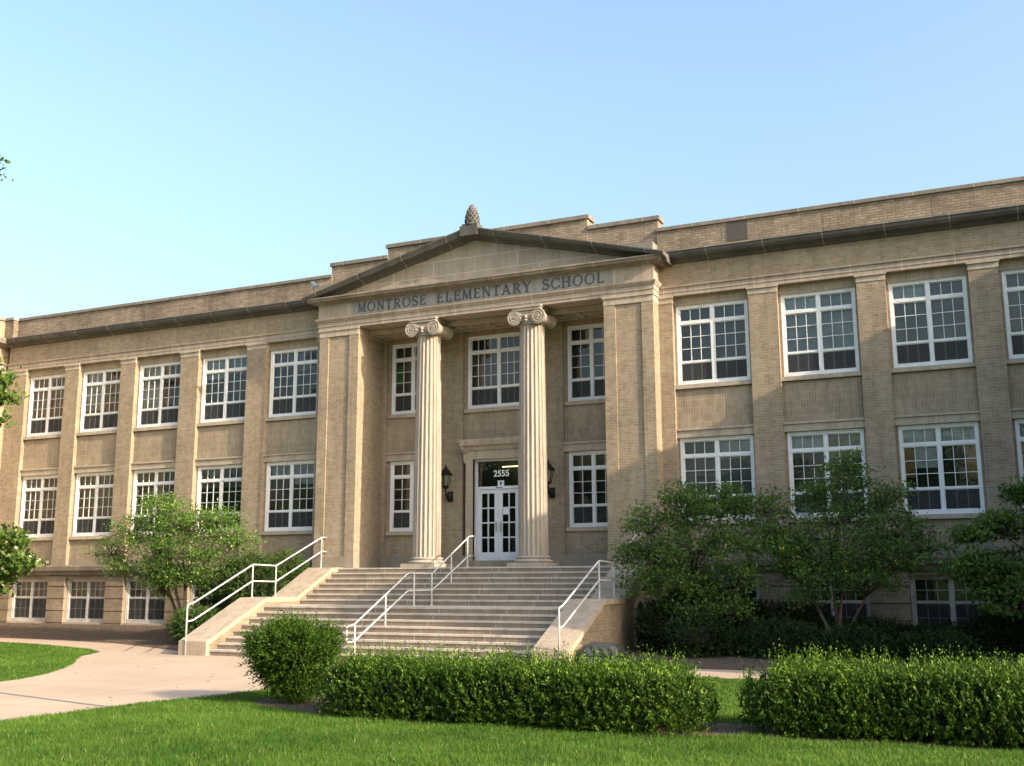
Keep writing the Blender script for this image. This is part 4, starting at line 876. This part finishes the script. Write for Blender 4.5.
def bush(name, label, cat, c, r, n, mat, seed, leaf=0.06, group=None, bumps=9, box=False, up=0.3, tip=0.0, trunk=None, aspect=0.45, low=0.0, taper=0.0, sharp=4.5, shoot=2.6, core=0.72, wob=0.16, cut=None):
    """a shrub: uneven shell of short leafy shoots over a core coloured dark for the inner shade"""
    rng = np.random.default_rng(seed)
    T = thing(name, label, cat, (c[0], c[1], (c[2] - r[2] if trunk is None else GZ) + H), group)
    bd = rng.normal(size=(bumps, 3)); bd /= np.linalg.norm(bd, axis=1)[:, None]; ba = rng.uniform(-1, 1, bumps)
    def shape(d):
        k = 1 + wob * (np.exp(-sharp * (1 - d @ bd.T)) @ ba)
        if box:
            q = np.abs(d) ; m_ = (q ** 6).sum(1) ** (-1 / 6.); E_ = d * m_[:, None]; W_ = E_ * np.array(r)
            bump = np.sin(W_[:, 0] * 3.1 + seed) * 0.5 + np.sin(W_[:, 0] * 7.7 + W_[:, 2] * 5 + W_[:, 1] * 4) * 0.35 + np.sin(W_[:, 0] * 14 + W_[:, 1] * 9 + W_[:, 2] * 11) * 0.25
            return E_ * (1 + wob * 0.4 * bump[:, None] * np.array((0.15, 0.8, 1.1)))
        return d * k[:, None]
    ns = n // 14                                     # shoots
    if box:
        rr = np.array(r); ar_ = np.array([rr[1] * rr[2], rr[0] * rr[2], rr[0] * rr[1] * 1.5]); fa = rng.choice(3, ns, p=ar_ / ar_.sum())
        d = rng.uniform(-1, 1, (ns, 3)); sg_ = np.where(rng.random(ns) < 0.5, -1, 1); sg_ = np.where(fa == 2, 1, sg_); d[np.arange(ns), fa] = sg_
    else: d = rng.normal(size=(ns, 3))
    d /= np.linalg.norm(d, axis=1)[:, None]
    if low: d[:, 2] = np.where(d[:, 2] < -low, -d[:, 2] * rng.uniform(0, 1, ns), d[:, 2]); d /= np.linalg.norm(d, axis=1)[:, None]
    def tap(Q):
        f = 1 - taper * np.clip(-Q[:, 2] / r[2] + 0.15, 0, 1.2); return Q * np.column_stack([f, f, np.ones(len(Q))])
    P = tap(shape(d) * np.array(r)); nrm = d / np.array(r); nrm /= np.linalg.norm(nrm, axis=1)[:, None]
    dep = rng.random(ns) ** 2.0 * 0.34
    P = P * (1 - dep[:, None]) + np.array(c)
    ln = rng.uniform(0.5, 1.4, ns) * leaf * shoot * (1 + (1.8 * np.clip(nrm[:, 2], 0, 1) * rng.random(ns) ** 3 if box else 0))
    dr = nrm * 0.75 + rng.normal(size=(ns, 3)) * 0.35 + np.array((0, 0, up)); dr /= np.linalg.norm(dr, axis=1)[:, None]
    k = 14; t = np.tile(np.linspace(-0.2, 1.1, k), ns); ii = np.repeat(np.arange(ns), k)
    Cn = P[ii] + dr[ii] * (ln[ii] * t)[:, None] + rng.normal(size=(ns * k, 3)) * leaf * 0.25
    Sz = leaf * rng.uniform(0.75, 1.3, ns)[ii] * rng.uniform(0.7, 1.25, ns * k) * (1.15 - 0.4 * np.clip(t, 0, 1))
    base_t = np.clip(rng.uniform(0.02, 0.5, ns) + 0.16 * np.sin(P[:, 0] * 2.3 + seed) * np.sin(P[:, 0] * 5.1 + P[:, 2] * 4), 0, 0.6)[ii]
    ti = base_t + 0.30 * np.clip(t, 0, 1) + rng.uniform(0, 0.15, ns * k)
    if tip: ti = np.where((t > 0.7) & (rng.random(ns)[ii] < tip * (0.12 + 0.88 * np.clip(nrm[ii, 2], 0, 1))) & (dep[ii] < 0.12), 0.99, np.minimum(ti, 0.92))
    if cut is not None: 
        kp = cut(Cn); Cn, Sz, ti, ii = Cn[kp], Sz[kp], ti[kp], ii[kp]
    leaf_mesh('foliage', Cn, Sz, mat, T, rng, ti, aspect, dirs=dr[ii] * (0.6 if box else 1.0) + (rng.normal(size=(len(ii), 3)) * 0.5 + np.array((0, 0, 0.5)) if box else 0), dir_w=0.6, nrms=nrm[ii] if box else None)
    me = bpy.data.meshes.new('shade_core'); bm = bmesh.new(); bmesh.ops.create_icosphere(bm, subdivisions=4, radius=1.0)
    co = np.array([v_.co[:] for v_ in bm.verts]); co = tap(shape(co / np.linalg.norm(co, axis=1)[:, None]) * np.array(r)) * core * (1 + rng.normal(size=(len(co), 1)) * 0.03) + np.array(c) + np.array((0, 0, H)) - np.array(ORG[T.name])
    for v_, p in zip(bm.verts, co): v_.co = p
    bm.to_mesh(me); bm.free(); me.materials.append(MB_['hedge_core']); link('shade_core', me, T)
    if trunk:
        tb = MB()
        for (x, y) in trunk: tb.tube([(c[0] + (x - c[0]) * 0.3, c[1] + (y - c[1]) * 0.3, GZ), ((x + c[0]) / 2, (y + c[1]) / 2, (GZ + c[2]) / 2), (x, y, c[2])], 0.045, 6, 0.02)
        tb.build('trunk', MB_['bark'], T)
    return T
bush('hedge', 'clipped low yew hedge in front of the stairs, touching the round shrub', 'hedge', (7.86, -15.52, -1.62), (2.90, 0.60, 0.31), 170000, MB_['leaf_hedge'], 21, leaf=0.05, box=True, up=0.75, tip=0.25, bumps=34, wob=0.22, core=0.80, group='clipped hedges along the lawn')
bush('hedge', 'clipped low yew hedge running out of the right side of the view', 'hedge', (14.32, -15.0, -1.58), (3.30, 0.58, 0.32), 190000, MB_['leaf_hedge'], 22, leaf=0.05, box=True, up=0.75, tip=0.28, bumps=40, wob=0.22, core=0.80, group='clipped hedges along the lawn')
bush('round_shrub', 'round dark green yew shrub with a bare foot at the left end of the hedge', 'shrub', (3.84, -14.72, -1.22), (0.51, 0.52, 0.45), 60000, MB_['leaf_round'], 23, leaf=0.052, up=-0.02, bumps=90, wob=0.42, sharp=22, taper=0.45, shoot=4.4, core=0.6, trunk=[(3.55, -14.8), (3.9, -14.6), (3.75, -14.5), (3.65, -14.85)])
bs_ = [((-7.6, -3.6, -1.35), (0.95, 0.8, 0.55), 'low clipped bush at the foot of the left handrail', 16000), ((-6.6, -2.6, -0.25), (0.95, 0.9, 0.95), 'tall leafy bush against the left cheek wall', 20000), ((-6.1, -1.3, -0.1), (0.65, 0.7, 0.85), 'leafy bush in the corner between left wing and entrance', 12000), ((-8.6, -1.6, -1.1), (0.9, 0.7, 0.7), 'dark bush behind the small left tree', 11000)]
for i, (c, r, lab, n) in enumerate(bs_): bush('foundation_bush', lab, 'bush', c, r, n, MB_['leaf_bush'], 30 + i, leaf=0.075, group='bushes left of the stairs', wob=0.3, core=0.75, up=0.2)
ds_ = [((6.45, -3.0, -1.25), (0.7, 0.75, 0.72), 'dark yew nearest the brick side wall of the stairs'), ((7.7, -3.7, -1.45), (0.85, 0.7, 0.5), 'dark low yew before the stems of the first tree right of the stairs'), ((9.3, -3.5, -1.5), (0.95, 0.7, 0.45), 'dark low yew at the bed edge behind the gap in the hedges'), ((10.9, -3.5, -1.55), (0.95, 0.7, 0.36), 'dark low yew before the stems of the second tree right of the stairs'), ((12.6, -3.4, -1.6), (0.95, 0.7, 0.32), 'dark low yew in front of the third right basement window, at the bed edge'), ((6.95, -2.0, -1.0), (0.9, 0.8, 0.85), 'dark yew beside the arched opening'), ((8.0, -2.2, -1.2), (1.0, 0.8, 0.7), 'dark yew under the first tree right of the stairs'), ((9.4, -2.0, -1.32), (1.0, 0.7, 0.58), 'dark yew between the two multi stemmed trees'), ((11.0, -2.1, -1.45), (1.05, 0.75, 0.42), 'dark yew at the foot of the second tree right of the stairs'), ((12.6, -2.0, -1.5), (0.95, 0.7, 0.32), 'dark low yew tight under the third right basement window'), ((14.2, -2.2, -1.35), (0.9, 0.7, 0.5), 'dark yew at the foot of the tree cut off by the right edge'), ((6.9, -1.4, -0.65), (0.75, 0.6, 0.45), 'flat topped dark yew against the brick right of the arch')]
for i, (c, r, lab) in enumerate(ds_): bush('dark_yew', lab, 'shrub', c, r, 14000, MB_['leaf_dark'], 40 + i, leaf=0.075, group='dark yews along the right wing', wob=0.28, core=0.78, up=0.1)

# big shade trees across the street: they are what the window glass mirrors
for i, x in enumerate((-62, -47, -33, -19, -6, 8, 21, 36)):
    rng = np.random.default_rng(90 + i); hh = rng.uniform(12.5, 17.5); bl_ = []
    for k in range(9):
        a = rng.uniform(0, 6.28); bl_.append((x + 4.2 * math.cos(a) * rng.uniform(.3, 1), -64 + 4 * math.sin(a) * rng.uniform(.3, 1), GZ + hh * rng.uniform(.35, .86), 2.6, 2.6, 1.9, 1.0))
    tree('street_tree', 'tall leafy shade tree across the street, seen only mirrored in the window glass', 'tree', (x, -64, GZ), [(x - 1, -64, 2.5), (x + 1, -63.5, 3.0), (x, -64.5, 4.0)], bl_, MB_['leaf_right'], 190 + i, twigs=16, per=26, leaf=0.7, sig=0.75, tip=0.0, trunk_r=0.35, group='shade trees across the street')

# ------------------------------------------------------------------ grass blades
def inside(P, poly):
    x, y = P[:, 0], P[:, 1]; r_ = np.zeros(len(P), bool); n = len(poly)
    for i in range(n):
        x0, y0 = poly[i]; x1, y1 = poly[(i + 1) % n]
        if y0 == y1: continue
        c_ = ((y0 > y) != (y1 > y)) & (x < (x1 - x0) * (y - y0) / (y1 - y0) + x0); r_ ^= c_
    return r_
def grass(name, x0, x1, y0, y1, dens, seed, hgt, wid, mat, keep=None):
    rng = np.random.default_rng(seed); n = int((x1 - x0) * (y1 - y0) * dens)
    P = np.stack([rng.uniform(x0, x1, n), rng.uniform(y0, y1, n)], 1)
    P = P[~inside(P, path_loop) & ~inside(P, bed_loop3) & ~inside(P, bed_loop) & ~inside(P, bed_loop2)]
    if keep: P = P[keep(P)]
    n = len(P); h_ = hgt * rng.uniform(0.45, 1.35, n) * (1 + 0.35 * np.sin(P[:, 0] * 3.7 + 2 * np.sin(P[:, 1] * 2.9)) * np.sin(P[:, 1] * 4.3)); a = rng.uniform(0, 2 * math.pi, n); w_ = wid * rng.uniform(0.7, 1.3, n)
    lean = rng.normal(size=(n, 2)) * 0.45 * h_[:, None]
    B0 = np.column_stack([P[:, 0] - np.cos(a) * w_ / 2, P[:, 1] - np.sin(a) * w_ / 2, np.zeros(n)]); B1 = np.column_stack([P[:, 0] + np.cos(a) * w_ / 2, P[:, 1] + np.sin(a) * w_ / 2, np.zeros(n)])
    Tp = np.column_stack([P + lean, h_]); V = np.stack([B0, B1, Tp], 1).reshape(-1, 3)
    me = bpy.data.meshes.new(name); me.vertices.add(3 * n); me.vertices.foreach_set('co', V.astype(np.float32).ravel())
    me.loops.add(3 * n); me.loops.foreach_set('vertex_index', np.arange(3 * n, dtype=np.int32)); me.polygons.add(n)
    me.polygons.foreach_set('loop_start', np.arange(0, 3 * n, 3, dtype=np.int32)); me.polygons.foreach_set('loop_total', np.full(n, 3, dtype=np.int32))
    cl_ = 0.5 + 0.3 * np.sin(P[:, 0] * 2.1 + np.sin(P[:, 1] * 1.7)) * np.cos(P[:, 1] * 2.6) + 0.28 * np.sin(P[:, 0] * 0.63 + 1.3 * np.sin(P[:, 1] * 0.9)) + 0.25 * np.sin(P[:, 0] * 7.3 + 2 * np.sin(P[:, 1] * 5.1)) * np.sin(P[:, 1] * 8.7)
    at = me.attributes.new('tint', 'FLOAT', 'FACE'); at.data.foreach_set('value', np.where(rng.random(n) < 0.012, 0.99, np.clip(cl_ * 0.55 + rng.uniform(0, 0.38, n), 0, 0.9)).astype(np.float32))
    me.materials.append(mat); me.update(calc_edges=True)
    o = link(name, me); o['kind'] = 'stuff'; o['label'] = 'short green grass of the lawn'; return o
MB_['grass'] = leaf_mat('grass_blade', (0.04, 0.10, 0.012), (0.115, 0.215, 0.03), (0.42, 0.36, 0.17), trans=0.35, rough=0.6)
grass('grass', 1.4, 20, -22.5, -12.5, 2600, 71, 0.05, 0.009, MB_['grass'])
grass('grass', -22, -3.0, -18, -4.0, 700, 72, 0.055, 0.016, MB_['grass'])
grass('grass', 3, 16, -12.5, -5.2, 900, 73, 0.05, 0.014, MB_['grass'])

# ragged turf edge along the path, fallen leaves on the paving
def litter(name, pts, size, mat, seed, lab):
    rng = np.random.default_rng(seed); n = len(pts)
    C_ = np.column_stack([pts, np.full(n, GZ + 0.012)]); o = leaf_mesh(name, C_, size * rng.uniform(0.6, 1.4, n), mat, None, rng, rng.random(n), 0.6, normal_bias=(0, 0, 6), dirs=np.column_stack([rng.normal(size=(n, 2)), np.zeros(n)]), dir_w=0.95)
    o['kind'] = 'stuff'; o['label'] = lab
MB_['dead_leaf'] = leaf_mat('fallen_leaf', (0.10, 0.06, 0.03), (0.26, 0.17, 0.09), trans=0.1)
rg = np.random.default_rng(8)
P_ = np.column_stack([rg.uniform(-7, 2.2, 150), rg.uniform(-17.5, -5.8, 150)]); P_ = P_[inside(P_, path_loop)]
Q_ = np.column_stack([rg.uniform(1.8, 14, 70), rg.uniform(-20.5, -16.3, 70)])
litter('leaf_litter', np.concatenate([P_, Q_]), 0.055, MB_['dead_leaf'], 81, 'brown fallen leaves scattered over the path and grass')
E_ = []
for i in range(len(path_loop)):
    (x0, y0), (x1, y1) = path_loop[i], path_loop[(i + 1) % len(path_loop)]
    if min(y0, y1) < -19 or x0 > 8: continue
    L_ = math.hypot(x1 - x0, y1 - y0); n_ = int(L_ * 260); t_ = rg.random(n_)[:, None]
    E_.append(np.array((x0, y0)) * (1 - t_) + np.array((x1, y1)) * t_ + rg.normal(size=(n_, 2)) * 0.035)
E_ = np.concatenate(E_); E_ = E_[(E_[:, 1] < -3.6) & ~((E_[:, 0] < -5.2) & inside(E_, [(-21, 0), (-21, -3.2), (-14, -4.0), (-11, -4.6), (-8.2, -5.4), (-5, -6.6), (-5, 0)]))]
E_ = E_[~((E_[:, 0] > -6.5) & (E_[:, 0] < 6) & (E_[:, 1] > -7.5))]
n = len(E_); a = rg.uniform(0, 6.283, n); h_ = rg.uniform(0.02, 0.06, n); w_ = 0.011
V = np.stack([np.column_stack([E_[:, 0] - np.cos(a) * w_, E_[:, 1] - np.sin(a) * w_, np.zeros(n)]), np.column_stack([E_[:, 0] + np.cos(a) * w_, E_[:, 1] + np.sin(a) * w_, np.zeros(n)]), np.column_stack([E_ + rg.normal(size=(n, 2)) * 0.03, h_])], 1).reshape(-1, 3)
me = bpy.data.meshes.new('edge_grass'); me.from_pydata(V.tolist(), [], np.arange(3 * n).reshape(-1, 3).tolist()); at = me.attributes.new('tint', 'FLOAT', 'FACE'); at.data.foreach_set('value', rg.uniform(0, 0.9, n).astype(np.float32))
me.materials.append(MB_['grass']); o = link('grass', me); o['kind'] = 'stuff'; o['label'] = 'grass growing over the edge of the path'
